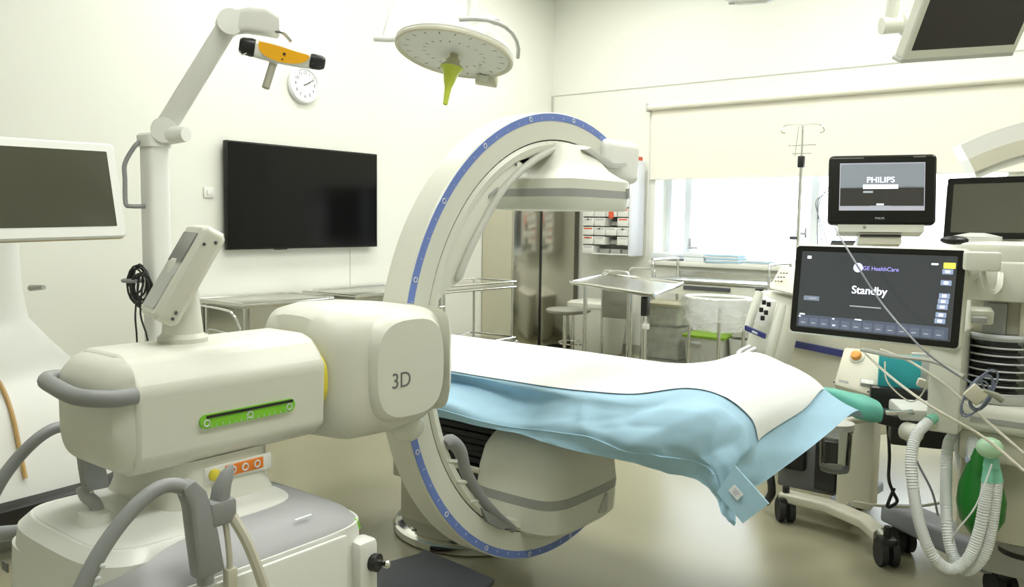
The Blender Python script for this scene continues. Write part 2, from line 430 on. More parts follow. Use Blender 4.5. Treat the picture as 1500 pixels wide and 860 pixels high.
# ------------------------------------------------------------------ steel tables under the television
def steel_table(name, label, x0, x1, y0, y1, z, group):
    t = thing(name, label, 'table', ((x0 + x1) / 2, (y0 + y1) / 2, 0), group=group)
    part(B().box2((x0, y0, z - .03), (x1, y1, z), bev=.004), 'table_top', STEEL, t)
    b = B()
    for yy in (y0, y1 - .015): b.box2((x0, yy, z), (x1, yy + .015, z + .008))
    b.box2((x0, y0 + .015, z), (x0 + .015, y1 - .015, z + .008)); b.box2((x1 - .015, y0 + .015, z), (x1, y1 - .015, z + .008))
    part(b, 'raised_rim', CHROME, t, smooth=False)
    for x in (x0 + .05, x1 - .05):
        for y in (y0 + .05, y1 - .05):
            part(B().cyl((x, y, .06), (x, y, z - .03), .014, n=12), 'leg', CHROME, t)
            caster(t, (x, y), .03)
    part(B().box2((x0 + .03, y0 + .03, .25), (x1 - .03, y1 - .03, .27)), 'lower_shelf', STEEL, t)
    part(B().tube([(x0 + .06, y0 - .005, z - .04), (x1 - .1, y0 - .07, z - .04), (x1 - .02, y0 - .07, z - .06), (x1 + .01, y0 - .05, z - .12), (x1 - .01, y0 - .03, z - .2), (x0 + .2, y0 - .01, z - .2), (x0 + .14, y0 - .005, z - .24)], .009, 8, smooth=4), 'push_handle', CHROME, t)
    part(B().box2((x0 + .02, y0 + .02, z - .32), (x0 + .03, y1 - .02, z - .03)), 'back_panel', STEEL, t)
    part(B().box2((x1 - .04, y0 + .07, z - .25), (x1 - .03, y0 + .62, z - .03)), 'front_panel', STEEL, t)
    return t
steel_table('instrument_table', 'stainless steel instrument table nearer the camera below the television', -5.46, -4.89, 3.33, 4.12, .808, 'steel tables by the television wall')
steel_table('instrument_table', 'stainless steel instrument table farther along, right below the television', -5.46, -4.82, 4.27, 5.32, .812, 'steel tables by the television wall')

# two-tier trolley seen through the C
t = thing('shelf_trolley', 'two-tier steel trolley with blue-tinted shelf edges seen through the C-arm', 'trolley', (-4.72, 5.2, 0))
x0, x1, y0, y1 = -4.79, -4.32, 4.72, 5.62
for z in (.86, .38):
    s = part(B().box2((x0, y0, z - .012), (x1, y1, z)), 'shelf', STEEL, t, smooth=False)
    b = B()
    b.tube([(x0, y0, z + .025), (x1, y0, z + .025), (x1, y1, z + .025), (x0, y1, z + .025)], .008, 8, closed=True)
    b.tube([(x0, y0, z - .02), (x1, y0, z - .02), (x1, y1, z - .02), (x0, y1, z - .02)], .008, 8, closed=True)
    part(b, 'rail', CHROME, s)
for x in (x0 + .02, x1 - .02):
    for y in (y0 + .02, y1 - .02):
        part(B().cyl((x, y, .06), (x, y, .885), .011, n=10), 'post', CHROME, t)
        caster(t, (x, y), .03)
b = B().tube([(x1, y0 - .0, .84), (x1 - .02, y0 - .08, .83), (x1 - .02, y0 - .1, .78), (x1 - .02, y0 - .06, .74), (x1, y0, .735)], .008, 8, smooth=4)
part(b, 'push_handle', CHROME, t)
b = B().tube([(x1, y1, .37), (x1, y1 + .04, .36), (x1, y1 + .045, .28), (x1, y1 + .045, .1)], .01, 8, smooth=4)
part(b, 'bumper', CHROME, t)

# ------------------------------------------------------------------ against the window wall
def stool(label, p, h):
    t = thing('round_stool', label, 'stool', (p[0], p[1], 0), group='round stools near the cabinet')
    part(B().lathe([(.02, h - .05), (.15, h - .045), (.172, h - .03), (.175, h - .012), (.16, h), (.01, h + .004)], (p[0], p[1], 0)), 'seat', M('stool_seat', (.30, .30, .25), .4), t)
    part(B().cyl((p[0], p[1], .12), (p[0], p[1], h - .05), .018, n=14), 'post', CHROME, t)
    part(B().tube([(p[0] + .14 * math.cos(a * math.pi / 10), p[1] + .14 * math.sin(a * math.pi / 10), .22) for a in range(20)], .008, 8, closed=True), 'foot_ring', CHROME, t)
    for k in range(5):
        a = k * 1.2566 + .3; e = (p[0] + .22 * math.cos(a), p[1] + .22 * math.sin(a))
        part(B().tube([(p[0], p[1], .13), (e[0], e[1], .075)], .013, 8), 'leg', CHROME, t)
        caster(t, e, .028)
stool('round grey stool on a chrome post right of the cabinet doors', (-4.2, 6.2, 0), .62)
stool('round grey stool half hidden behind the tray table leg', (-4.48, 6.75, 0), .56)

def loop(t, name, a, b_, h, r=.011):
    """inverted U of tube between two points"""
    a, b_ = Vector(a), Vector(b_); u = Vector((0, 0, h)); d = (b_ - a)
    e = d.normalized() * .05
    part(B().tube([a, a + u * .6, a + u * .9 + e * .25, a + u + e, b_ + u - e, b_ + u * .9 - e * .25, b_ + u * .6, b_], r, 10, smooth=3), name, CHROME, t)

# tray table
A1, A2, A3 = Vector((-3.804, 5.688, 0.900)), Vector((-2.730, 5.111, 0.900)), Vector((-3.086, 6.265, 0.900))
A4 = A1 + (A3 - A2)
t = thing('tray_table', 'steel overbed tray table standing in front of the drawer organiser', 'table', ((A1.x + A3.x) / 2, (A1.y + A3.y) / 2, 0))
top = part(B().prism([A1, A2, A3, A4], (0, 0, -.015)), 'tray', STEEL, t)
b = B()
for p, q in ((A1, A2), (A2, A3), (A3, A4), (A4, A1)):
    b.tube([p + Vector((0, 0, .006)), q + Vector((0, 0, .006))], .012, 8)
part(b, 'rim', CHROME, top)
ux = (A2 - A1).normalized(); uy = (A3 - A2).normalized()
for f, g, r in ((.14, .12, .016), (.72, .10, .015), (.86, .12, .024)):
    p = A1 + (A2 - A1) * f + (A4 - A1) * g
    part(B().cyl((p.x, p.y, .07), (p.x, p.y, .885), r, n=14), 'post', CHROME, t)
for g in (.06, .16):
    p = A1 + (A2 - A1) * .1 + (A4 - A1) * g * 3; q = A1 + (A2 - A1) * .95 + (A4 - A1) * g * 3
    part(B().tube([(p.x, p.y, .08), (q.x, q.y, .08)], .018, 8), 'foot_bar', CHROME, t)
    caster(t, (p.x, p.y), .032); caster(t, (q.x, q.y), .032)
p = A1 + (A2 - A1) * .88 + (A4 - A1) * .10
part(B().box((p.x, p.y, .80), (.05, .06, .14), bev=.01), 'clamp', BLACK, t)
part(B().box((p.x + .03, p.y - .04, .66), (.05, .03, .04), bev=.008), 'clamp_knob', WHITE, t)

# second trolley behind the tray table
x0, x1, y0, y1 = -4.18, -3.84, 6.72, 7.28
t = thing('side_trolley', 'steel trolley with a grey panel behind the tray table', 'trolley', ((x0 + x1) / 2, (y0 + y1) / 2, 0))
part(B().box2((x0, y0, .81), (x1, y1, .83), bev=.004), 'shelf', STEEL, t)
part(B().box2((x0 + .03, y0 + .02, .50), (x1 - .03, y0 + .04, .81)), 'front_panel', STEEL, t)
for x in (x0 + .03, x1 - .03):
    for y in (y0 + .03, y1 - .03):
        part(B().cyl((x, y, .06), (x, y, .81), .013, n=10), 'leg', CHROME, t); caster(t, (x, y), .03)
loop(t, 'rail', (x0 + .03, y0 + .03, .83), (x1 - .03, y0 + .03, .83), .11)
loop(t, 'rail', (x0 + .03, y1 - .03, .83), (x1 - .03, y1 - .03, .83), .12)
solo(B().box2((-4.05, 6.82, .832), (-3.91, 6.98, .895), bev=.006), 'supply_box', PAPER, 'small white box lying on the trolley behind the tray table', 'box')

# long bench below the window
x0, x1, y0, y1, z = -3.78, -2.62, 6.98, 7.55, .88
t = thing('window_bench', 'long steel bench with chrome end loops below the window', 'bench', ((x0 + x1) / 2, (y0 + y1) / 2, 0))
part(B().box2((x0, y0, z - .03), (x1, y1, z), bev=.004), 'bench_top', STEEL, t)
part(B().box2((x0, y1 - .02, z), (x1, y1, z + .05)), 'back_lip', STEEL, t)
for x, n_ in ((x0 + .02, 0), (x1 - .02, 1)):
    loop(t, 'end_loop', (x, y0 + .02, z), (x, y1 - .03, z), .17, .014)
    for y in (y0 + .02, y1 - .03):
        part(B().cyl((x, y, .06), (x, y, z - .03), .016, n=12), 'leg', CHROME, t); caster(t, (x, y), .03)
dr = part(B().box2((x0 + .05, y0 + .01, z - .13), (x1 - .05, y1 - .05, z - .035)), 'drawer', CREAM, t, smooth=False)
part(B().box2((x0 + .35, y0 - .004, z - .085), (x0 + .80, y0 + .012, z - .05)), 'drawer_handle', DGREY, dr)
part(B().box2((x1 - .13, y0 - .004, z - .12), (x1 - .06, y0 + .012, z - .04)), 'drawer_lock', BLACK, dr)
part(B().box2((x0 + .02, y0 + .02, .16), (x1 - .02, y1 - .03, .18)), 'lower_shelf', STEEL, t)
part(B().box2((x0 + .02, y0 + .03, .12), (x1 - .02, y1 - .03, .16)), 'shelf_base', BLACK, t)

# bins, boxes on and under the bench
def bin_box(name, label, lo, hi, mat, lid=None, group=None, handle=True, cat='box', inner=None):
    t = thing(name, label, cat, ((lo[0] + hi[0]) / 2, (lo[1] + hi[1]) / 2, lo[2]), group=group)
    w, d, h = hi[0] - lo[0], hi[1] - lo[1], hi[2] - lo[2]
    cx, cy = (lo[0] + hi[0]) / 2, (lo[1] + hi[1]) / 2
    secs = []
    for k, s, zz in ((0, .90, lo[2]), (1, 1.0, hi[2]), (2, .95, hi[2]), (3, .86, lo[2] + .01)):
        secs.append([(cx + x * s, cy + y * s, zz) for x, y in rrect(w, d, .03)])
    body = part(B().loft(secs), 'body', mat, t)
    bb = B()
    for s in range(5):
        fx = cx - w * .38 + s * w * .19
        bb.box2((fx - .012, lo[1] + d * .03, lo[2] + h * .12), (fx + .012, lo[1] + d * .06, lo[2] + h * .6))
    part(bb, 'rib', mat, body)
    if handle: part(B().box((cx - w * .2, lo[1] - .005, lo[2] + h * .78), (w * .35, .03, h * .14), bev=.01), 'grip', LGREY, t)
    if lid is not None:
        part(B().loft([[(cx + x, cy + y, hi[2] + q) for x, y in rrect(w + e, d + e, .03)] for q, e in ((0, .03), (.02, .03), (.035, -.02))]), 'lid', lid, t)
    if inner is not None:
        part(B().box2((lo[0] + w * .1, lo[1] + d * .1, lo[2] + .02), (hi[0] - w * .1, hi[1] - d * .1, lo[2] + h * .6), bev=.02), 'contents', inner, t)
    return t
bin_box('storage_bin', 'frosted plastic bin with a flat lid under the tray table edge', (-3.66, 6.66, .185), (-3.30, 6.95, .47), BOXFILM, None, handle=False, inner=M('bin_contents', (.6, .6, .52), .8))
bin_box('storage_bin', 'shallow frosted bin with brown label on top of the larger frosted bin', (-3.65, 6.66, .49), (-3.31, 6.95, .66), BOXFILM, M('bin_top', (.35, .33, .22), .4), handle=False)
bin_box('storage_box', 'white ribbed storage box with a bright green lid', (-3.22, 6.58, .20), (-2.86, 6.92, .42), M('white_box_plastic', (.62, .64, .58), .4), GREENLID)
bin_box('storage_basket', 'lower white slatted basket right of the green-lidded box', (-2.84, 6.64, .185), (-2.40, 6.96, .43), M('white_box_plastic', (.62, .64, .58), .4), None, handle=False)
bin_box('storage_basket', 'upper white slatted basket stacked right of the green-lidded box', (-2.84, 6.64, .45), (-2.40, 6.96, .62), M('white_box_plastic', (.62, .64, .58), .4), None, handle=False)
# a low steel dolly carries those boxes
t = thing('low_dolly', 'low steel dolly carrying the plastic bins and baskets', 'dolly', (-3.03, 6.78, 0))
part(B().box2((-3.70, 6.56, .165), (-2.36, 6.97, .183)), 'deck', STEEL, t)
part(B().box2((-3.68, 6.58, .07), (-2.38, 6.95, .165)), 'frame', BLACK, t)
for x in (-3.62, -2.44):
    for y in (6.63, 6.9): caster(t, (x, y), .03)

# waste stand with a clear bag
c = Vector((-2.785, 6.296, 0.800)); c.z = 0
t = thing('waste_stand', 'white ringed waste stand lined with a clear plastic bag', 'waste bin', (c.x, c.y, 0))
ringp = [(c.x + .27 * math.cos(a * math.pi / 12), c.y + .20 * math.sin(a * math.pi / 12), .80) for a in range(24)]
part(B().tube(ringp, .016, 8, closed=True), 'ring', WHITE, t)
rows = []
for j, (s, zz) in enumerate(((1.0, .815), (1.09, .80), (1.08, .72), (.98, .66), (.90, .60), (.72, .54), (.05, .52))):
    rows.append([(c.x + (.27 * s + random.uniform(-.025, .025) * (j > 1)) * math.cos(a * math.pi / 14), c.y + (.20 * s + random.uniform(-.02, .02) * (j > 1)) * math.sin(a * math.pi / 14), zz + (.03 * math.sin(a * 1.7) if 1 < j < 5 else 0)) for a in range(28)])
part(B().loft(rows, caps=False), 'bag', BAGFILM, t)
rows = []
for j, (s, zz) in enumerate(((1.10, .81), (1.16, .76), (1.15, .70), (1.12, .64))):
    rows.append([(c.x + .27 * (s + .05 * math.sin(3.1 * a + j)) * math.cos(a * math.pi / 14 + 3.6), c.y + .20 * (s + .06 * math.sin(2.3 * a + j)) * math.sin(a * math.pi / 14 + 3.6), zz - (.05 * abs(math.sin(a * .5)) if j else 0)) for a in range(24)])
part(B().grid(rows), 'bag_fold', BAGFILM, t)
for k in range(3):
    a = k * 2.094 + .9; e = (c.x + .26 * math.cos(a), c.y + .19 * math.sin(a))
    part(B().cyl((*e, .05), (*e, .80), .014, n=10), 'leg', CHROME, t); caster(t, e, .028)

# white bin and cable coil on the floor near the cabinet
p = Vector((-4.811, 7.602, 0.050)); p.z = 0
t = thing('white_bin', 'large white bin on the floor behind the tray table legs', 'bin', (-4.62, 7.42, 0))
secs = [[(-4.62 + x * s, 7.42 + y * s, zz) for x, y in rrect(.52, .42, .06)] for s, zz in ((.86, .02), (1.0, .52), (1.03, .52), (1.03, .56), (.9, .58))]
part(B().loft(secs), 'body', CREAM, t)
b = B(); [b.tube([(-4.02 + (.10 + .012 * k) * math.cos(a * .628), 7.0 + (.08 + .01 * k) * math.sin(a * .628), .012 + .014 * k) for a in range(10)], .007, 6, closed=True) for k in range(3)]
solo(b, 'cable_coil', CABLE, 'pale coiled cable lying on the floor under the trolley', 'cable')
solo(B().box((-4.0, 7.14, .032), (.14, .07, .06), rot=(0, 0, .1), bev=.012), 'power_adapter', CREAM, 'small white power box beside the coiled cable on the floor', 'adapter')

# drawer organiser on the wall
ox0, ox1, oz0, oz1, oy = -4.86, -4.30, 1.06, 1.93, YW - .30
t = thing('drawer_organiser', 'white wall organiser with rows of small labelled drawers', 'organiser', ((ox0 + ox1) / 2, YW - .15, oz0))
b = B(); b.box2((ox0, YW - .022, oz0), (ox1, YW - .002, oz1)); b.box2((ox0, oy + .02, oz0), (ox1, YW - .002, oz0 + .012)); b.box2((ox0, oy + .02, oz1 - .012), (ox1, YW - .002, oz1)); b.box2((ox0 - .012, oy + .02, oz0), (ox0, YW - .002, oz1))
part(b, 'carcass', WHITE, t, smooth=False)
part(B().box2((ox1, oy - .01, oz0 - .01), (ox1 + .036, YW - .05, oz1 + .10), bev=.008), 'side_panel', M('organiser_side', (.80, .82, .88), .4), t)
part(B().box2((ox1 + .002, oy - .012, oz1 + .10), (ox1 + .034, YW - .1, oz1 + .14), bev=.008), 'red_cap', RED, t)
nr, nc = 9, 4; dw = (ox1 - ox0) / nc; dh = (oz1 - oz0) / nr
empty_cells = {(0, 1), (0, 2), (0, 3), (1, 2), (3, 2)}
for r in range(nr):
    for q in range(nc):
        xa, za = ox0 + q * dw, oz0 + r * dh
        if (r, q) in empty_cells:
            part(B().box2((xa + .012, oy + .10, za + .012), (xa + dw - .012, YW - .03, za + dh * .6), bev=.004), 'open_tray', LGREY, t); continue
        d = part(B().box2((xa + .005, oy, za + .006), (xa + dw - .005, YW - .03, za + dh - .006), bev=.004), 'drawer', WHITE, t)
        lab = RED if q == 3 and r in (3, 5, 4) or (q == 0 and r in (1, 2)) else LGREY
        part(B().box2((xa + .02, oy - .002, za + dh - .028), (xa + dw - .02, oy, za + dh - .014)), 'label_strip', lab, d)
        if (r + q) % 2: part(B().box((xa + dw / 2, oy - .004, za + dh - .022), (.02, .008, .014)), 'catch', BLACK, d)
b = B().box((-4.50, oy - .02, 1.50), (.05, .02, .13), bev=.004)
solo(b, 'hanging_tag', RED, 'red and white tag hanging in front of the organiser drawers', 'tag')

# things on the sill
zs = WZ0 + .012
def stack(label, x, y, w, d, n, mats, h=.016, name='paper_stack', cat='stack'):
    t = thing(name, label, cat, (x, y, zs), group='things lying on the window sill')
    for k in range(n):
        part(B().box((x + random.uniform(-.008, .008), y + random.uniform(-.006, .006), zs + h * (k + .5)), (w, d, h * .92), rot=(0, 0, random.uniform(-.03, .03)), bev=.002), 'pack', mats[k % len(mats)], t)
stack('pile of white packs on a dark tray on the left of the sill', -4.02, YW + .06, .30, .20, 5, [DGREY, PAPER, PAPER, PAPER, PAPER])
stack('low white carton on the sill between two piles', -3.70, YW + .06, .22, .18, 2, [PAPER], .045, 'carton', 'carton')
stack('pile of pale blue and white packs in the middle of the sill', -3.40, YW + .06, .34, .22, 5, [PBLUE, PAPER])
stack('flat pale blue pack on the sill right of the blue pile', -3.05, YW + .06, .26, .2, 3, [PAPER, PBLUE], .012)

# IV pole
p = Vector((-2.131, 6.200, 1.545)); x, y = p.x, p.y
t = thing('iv_pole', 'chrome infusion pole with wire hooks in front of the window', 'infusion pole', (x, y, 0))
part(B().cyl((x, y, .1), (x, y, 1.82), .013, n=14), 'lower_pole', CHROME, t)
part(B().cyl((x, y, 1.82), (x, y, 2.13), .008, n=12), 'upper_pole', CHROME, t)
part(B().box((x, y, 1.86), (.045, .045, .085), bev=.008), 'clamp', BLACK, t)
part(B().tube([(x, y, 1.30), (x - .06, y, 1.30)], .014, 10), 'knob', DGREY, t)
for k in range(4):
    a = k * math.pi / 2 + .35; d = Vector((math.cos(a), math.sin(a), 0)); o = Vector((x, y, 2.13))
    part(B().tube([o, o + d * .09, o + d * .13 + Vector((0, 0, -.01)), o + d * .15 + Vector((0, 0, -.05)), o + d * .12 + Vector((0, 0, -.06))], .0045, 6, smooth=3), 'hook', CHROME, t)
for k, zz in enumerate((1.98, 1.92)):
    part(B().tube([(x - .10 + .03 * k, y, zz), (x + .10 - .03 * k, y, zz)], .004, 6), 'cross_wire', CHROME, t)
part(B().tube([(x - .03, y, 2.12), (x - .05, y, 1.9)], .004, 6), 'side_wire', CHROME, t)
for k in range(5):
    a = k * 1.2566; e = (x + .28 * math.cos(a), y + .28 * math.sin(a))
    part(B().tube([(x, y, .12), (*e, .075)], .014, 8), 'leg', CHROME, t); caster(t, e, .03)

# ------------------------------------------------------------------ operating table
t = thing('operating_table', 'operating table on a steel pedestal under the drapes', 'operating table', (-2.41, 2.86, 0))
px_, py_ = -2.41, 2.86
part(B().lathe([(.36, 0), (.375, .008), (.375, .035), (.36, .048), (.30, .052)], (px_, py_, 0), n=48), 'base_plate', CHROME, t)
part(B().box2((-2.66, 2.62, .045), (-2.36, 2.98, .35), bev=.01), 'column', M('column_cover', (.50, .48, .38), .4), t)
part(B().box2((-2.69, 2.60, .24), (-2.42, 3.0, .70), bev=.01), 'upper_column', M('column_cover_upper', (.44, .43, .33), .42), t)
part(B().ball((-2.50, 2.545, .056), .014, (1, 1, .5), 10), 'bolt', CHROME, t)
bl = B()
for k in range(7): bl.box2((-2.40, 2.56 + .008 * (k % 2), .405 + .026 * k), (-2.055 - .008 * (k % 2), 2.95, .405 + .026 * k + .022), bev=.004)
part(bl, 'bellows', RUBBER, t, label='black ribbed bellows')
part(B().box2((-2.41, 2.54, .37), (-2.03, 2.97, .40), bev=.006), 'bellows_rail', CHROME, t)
part(B().box2((-2.38, 2.60, .16), (-2.12, 2.92, .37), bev=.01), 'mechanism', BLACK, t)
part(B().box2((-3.10, 2.42, .70), (-1.03, 3.05, .745), bev=.01), 'frame', LGREY, t)
part(B().box2((-3.12, 2.44, .745), (-1.03, 3.05, .812), bev=.025), 'mattress', M('mattress', (.08, .08, .08), .6), t)
for y in (2.41, 3.06): part(B().box2((-2.9, y - .006, .715), (-1.1, y + .006, .745), bev=.003), 'side_rail', CHROME, t)

# ------------------------------------------------------------------ drapes: control net (rows along the table, columns far hem -> near hem)
def catmull(P0, P1, P2, P3, t):
    return 0.5 * ((2 * P1) + (P2 - P0) * t + (2 * P0 - 5 * P1 + 4 * P2 - P3) * t * t + (3 * P1 - P0 - 3 * P2 + P3) * t ** 3)
def dense(net, ku, kv):
    net = [[Vector(p) for p in row] for row in net]
    def line(L, k):
        o = []
        for i in range(len(L) - 1):
            for j in range(k): o.append(catmull(L[max(i - 1, 0)], L[i], L[i + 1], L[min(i + 2, len(L) - 1)], j / k))
        o.append(L[-1]); return o
    rows = [line(r, kv) for r in net]
    cols = [line([rows[i][j] for i in range(len(rows))], ku) for j in range(len(rows[0]))]
    return [[cols[j][i] for j in range(len(cols))] for i in range(len(cols[0]))]
net = [
    # far hem              far edge            middle             near edge           upper hang          lower hang          near hem
    [(-3.12, 3.16, .62), (-3.12, 3.08, .82), (-3.12, 2.74, .825), (-3.12, 2.37, .82), (-3.12, 2.33, .77), (-3.12, 2.31, .73), (-3.12, 2.30, .685)],
    [(-2.60, 3.16, .62), (-2.60, 3.08, .82), (-2.60, 2.74, .825), (-2.60, 2.37, .82), (-2.60, 2.39, .775), (-2.60, 2.24, .745), (-2.60, 2.25, .685)],
    [(-2.10, 3.16, .62), (-2.10, 3.08, .82), (-2.10, 2.74, .825), (-2.10, 2.37, .82), (-2.10, 2.395, .775), (-2.10, 2.235, .735), (-2.10, 2.25, .675)],
    [(-1.78, 3.16, .62), (-1.78, 3.07, .82), (-1.78, 2.74, .825), (-1.78, 2.37, .82), (-1.78, 2.395, .755), (-1.78, 2.27, .695), (-1.76, 2.26, .668)],
    [(-1.52, 3.16, .62), (-1.52, 3.07, .82), (-1.52, 2.74, .825), (-1.52, 2.375, .825), (-1.51, 2.30, .795), (-1.49, 2.24, .735), (-1.47, 2.27, .655)],
    [(-1.32, 3.18, .64), (-1.36, 3.12, .84), (-1.35, 2.75, .850), (-1.32, 2.37, .845), (-1.30, 2.28, .800), (-1.27, 2.24, .725), (-1.26, 2.27, .643)],
    [(-1.15, 3.18, .64), (-1.22, 3.14, .885), (-1.20, 2.78, .890), (-1.16, 2.42, .880), (-1.13, 2.28, .815), (-1.11, 2.23, .730), (-1.11, 2.27, .632)],
    [(-1.02, 3.18, .66), (-1.09, 3.14, .855), (-1.06, 2.78, .880), (-1.05, 2.44, .865), (-1.02, 2.31, .790), (-1.01, 2.25, .700), (-1.02, 2.27, .612)],
    [(-.93, 3.17, .68), (-.99, 3.10, .830), (-.95, 2.79, .825), (-.965, 2.47, .800), (-.97, 2.33, .735), (-.97, 2.26, .650), (-.975, 2.26, .560)],
    [(-.86, 3.12, .70), (-.90, 3.02, .800), (-.90, 2.77, .765), (-.935, 2.47, .715), (-.945, 2.34, .665), (-.945, 2.27, .595), (-.945, 2.26, .535)],
    [(-.79, 3.06, .72), (-.80, 2.98, .755), (-.84, 2.76, .700), (-.90, 2.47, .625), (-.92, 2.36, .600), (-.925, 2.29, .555), (-.925, 2.27, .520)],
]
KU, KV = 12, 12
D = dense(net, KU, KV)
rnd = random.Random(3)
from mathutils import noise as mnoise
def wrinkle(p, i, j, nu, nv):
    hang = max(0.0, (j / KV - 3.0))
    a = 0.003 + 0.017 * min(1, hang)
    n1 = mnoise.noise(Vector((p.x * 5.0, p.y * 5.0, p.z * 6.0)))
    n2 = 1 - abs(mnoise.noise(Vector((p.x * 9.0 + p.z * 5, p.y * 7.0 - p.z * 6, 1.7)))) * 2
    return Vector((0.3 * a * n1, -a * (n1 + .6 * n2) if hang > 0 else 0, a * .7 * n1 if hang <= 0 else .2 * a * n2))
nu, nv = len(D), len(D[0])
cell = {}
def facet(i, j, step_i, step_j, key):
    """crisp fold pattern: random heights on a coarse grid joined by flat triangles"""
    a, b2 = i // step_i, j // step_j; u, v = (i % step_i) / step_i, (j % step_j) / step_j
    g = lambda p, q: cell.setdefault((key, p, q), rnd.uniform(-1, 1))
    h00, h10, h01, h11 = g(a, b2), g(a + 1, b2), g(a, b2 + 1), g(a + 1, b2 + 1)
    if u + v < 1: return h00 + (h10 - h00) * u + (h01 - h00) * v
    return h11 + (h01 - h11) * (1 - u) + (h10 - h11) * (1 - v)
def folded(i, j):
    p = D[i][j] + wrinkle(D[i][j], i, j, nu, nv)
    e1 = D[min(i + 1, nu - 1)][j] - D[max(i - 1, 0)][j]; e2 = D[i][min(j + 1, nv - 1)] - D[i][max(j - 1, 0)]
    n = e1.cross(e2); n = n.normalized() if n.length > 1e-9 else Vector((0, -1, 0))
    w = min(1, max(0, (j / KV - 3.0) * 1.6)); w = max(w, .5 * min(1, max(0, (i / KU - 8.6) * 1.5)))
    return p + n * w * (.030 * facet(i, j, 17, 14, 0) + .012 * facet(i + 3, j + 2, 9, 7, 1))
D = [[folded(i, j) for j in range(nv)] for i in range(nu)]
t = thing('surgical_drape', 'light blue surgical drape hanging over the table edge and end', 'drape', (-1.9, 2.7, .5))
sh = part(B().grid(D), 'blue_sheet', DRAPE, t, ang=60)
# folded square corner with its printed tag at the hanging tip
c0, c1, c2, c3 = Vector((-0.968, 2.225, 0.625)), Vector((-0.921, 2.235, 0.712)), Vector((-0.818, 2.235, 0.623)), Vector((-0.887, 2.225, 0.553))
part(B().prism([c0, c1, c2, c3], (0, .005, 0)), 'folded_corner', DRAPE, t)
cc = (c0 + c1 + c2 + c3) / 4 + Vector((-.012, -.004, .01))
ax = (c2 - c1).normalized(); ay = (c1 - c0).normalized()
m = frame(cc, ax, ay)
tg = part(slab(B(), m, .036, .026, .002, .002), 'printed_tag', PAPER, t, label='small white printed tag')
b = B()
for k in range(3): b.box(m @ Vector((0, .006 - .006 * k, .0025)), (.022 - .005 * k, .002, .001), rot=m.to_3x3())
part(b, 'tag_print', M('tag_print', (.45, .40, .55), .6), tg)
# crease lines as raised seams
for j, i0, i1 in ((5 * KV + 4, 8, nu - 33),):
    part(B().tube([D[i][j] + Vector((0, -.002, 0)) for i in range(i0, i1)], .003, 5), 'crease', DRAPE, sh)
# white absorbent sheet on top of it
lift = Vector((0, -.0, .005))
rows = []
iend = 9 * KU - 3
for i in range(0, iend + 1):
    j1 = KV + 1; j2 = 3 * KV + 1
    rows.append([D[i][j] + Vector((.004 if i > 7 * KU else 0, 0, .005)) for j in range(j1, j2 + 1)])
t2 = solo(B().grid(rows), 'white_sheet', SHEET, 'white absorbent sheet spread along the top of the operating table', 'sheet', ang=60)

# ------------------------------------------------------------------ mobile C-arm
ca = thing('mobile_c_arm', 'white mobile C-arm x-ray unit with a blue scale ring around the table', 'c-arm', (-1.76, 1.0, 0))
YC, ZC_, RO = 2.545, .973, .818
XF, XB = -1.75, -1.862
def arc(sec, a0, a1, n=72, yc=YC, zc=ZC_):
    """revolve (radius, x) section about the C axis from a0 to a1 degrees"""
    secs = []
    for k in range(n + 1):
        a = math.radians(a0 + (a1 - a0) * k / n)
        secs.append([(x, yc + r * math.cos(a), zc + r * math.sin(a)) for r, x in sec])
    return B().loft(secs)
A0, A1_ = 60, 301
ring = part(arc([(RO, XF - .006), (RO - .006, XF), (.722, XF), (.722, XB + .01), (RO - .012, XB), (RO, XB + .012)], A0, A1_), 'c_ring', CREAM, ca)
part(arc([(.814, XF + .0015), (.788, XF + .0015), (.788, XF - .001), (.814, XF - .001)], A0 + 3, A1_ - 2), 'scale_band', BLUE, ring, label='blue angle scale')
part(arc([(.723, XF - .004), (.716, XF - .004), (.716, XB + .02), (.723, XB + .02)], A0, A1_), 'groove', BLACK, ring)
part(arc([(.717, XF - .002), (.705, XF + .006), (.684, XF + .002), (.680, XF - .010), (.680, XB + .02), (.717, XB + .02)], A0 + 8, A1_ - 6), 'inner_rail', CREAM, ring)
# scale marks: rings and ticks on the blue band
b = B()
for k in range(0, 48):
    a = 66 + k * 4.8
    if a > 296: break
    ra = math.radians(a); c = Vector((XF + .002, YC + .801 * math.cos(ra), ZC_ + .801 * math.sin(ra)))
    rr = Matrix(((0, 0, 1), (1, 0, 0), (0, 1, 0)))
    if k % 4 == 0:
        b.tube([c + Vector((.0006, .0075 * math.cos(q * math.pi / 6), .0075 * math.sin(q * math.pi / 6))) for q in range(12)], .0018, 5, closed=True)
    else:
        d = Vector((0, math.cos(ra), math.sin(ra)))
        b.tube([c - d * .007, c + d * .001], .0012, 4)
part(b, 'scale_marks', MARK, ring)
# crescent shaped grip plates inside the ring
def crescent(name, outer, inner, x0, x1, mat, parent, bev=.006):
    pts = [(x0, p[1], p[2]) for p in outer] + [(x0, p[1], p[2]) for p in reversed(inner)]
    return part(B().prism(pts, (x1 - x0, 0, 0), bev=bev), name, mat, parent)
def on(r, a): ra = math.radians(a); return (0, YC + r * math.cos(ra), ZC_ + r * math.sin(ra))
oa = [on(.686, a) for a in range(166, 92, -6)]
ia, _ = spline([(-1.750, 1.935, 1.183), (-1.750, 1.986, 1.206), (-1.750, 2.038, 1.292), (-1.750, 2.112, 1.386), (-1.750, 2.226, 1.508), (-1.750, 2.379, 1.602), (-1.750, 2.541, 1.673)], 4)
crescent('cable_cover', oa, ia, XF - .003, XF - .08, CREAM, ca)
ib, _ = spline([(-1.750, 1.967, 1.207), (-1.750, 2.018, 1.292), (-1.750, 2.085, 1.381), (-1.750, 2.193, 1.502), (-1.750, 2.347, 1.602), (-1.750, 2.519, 1.672)], 5)
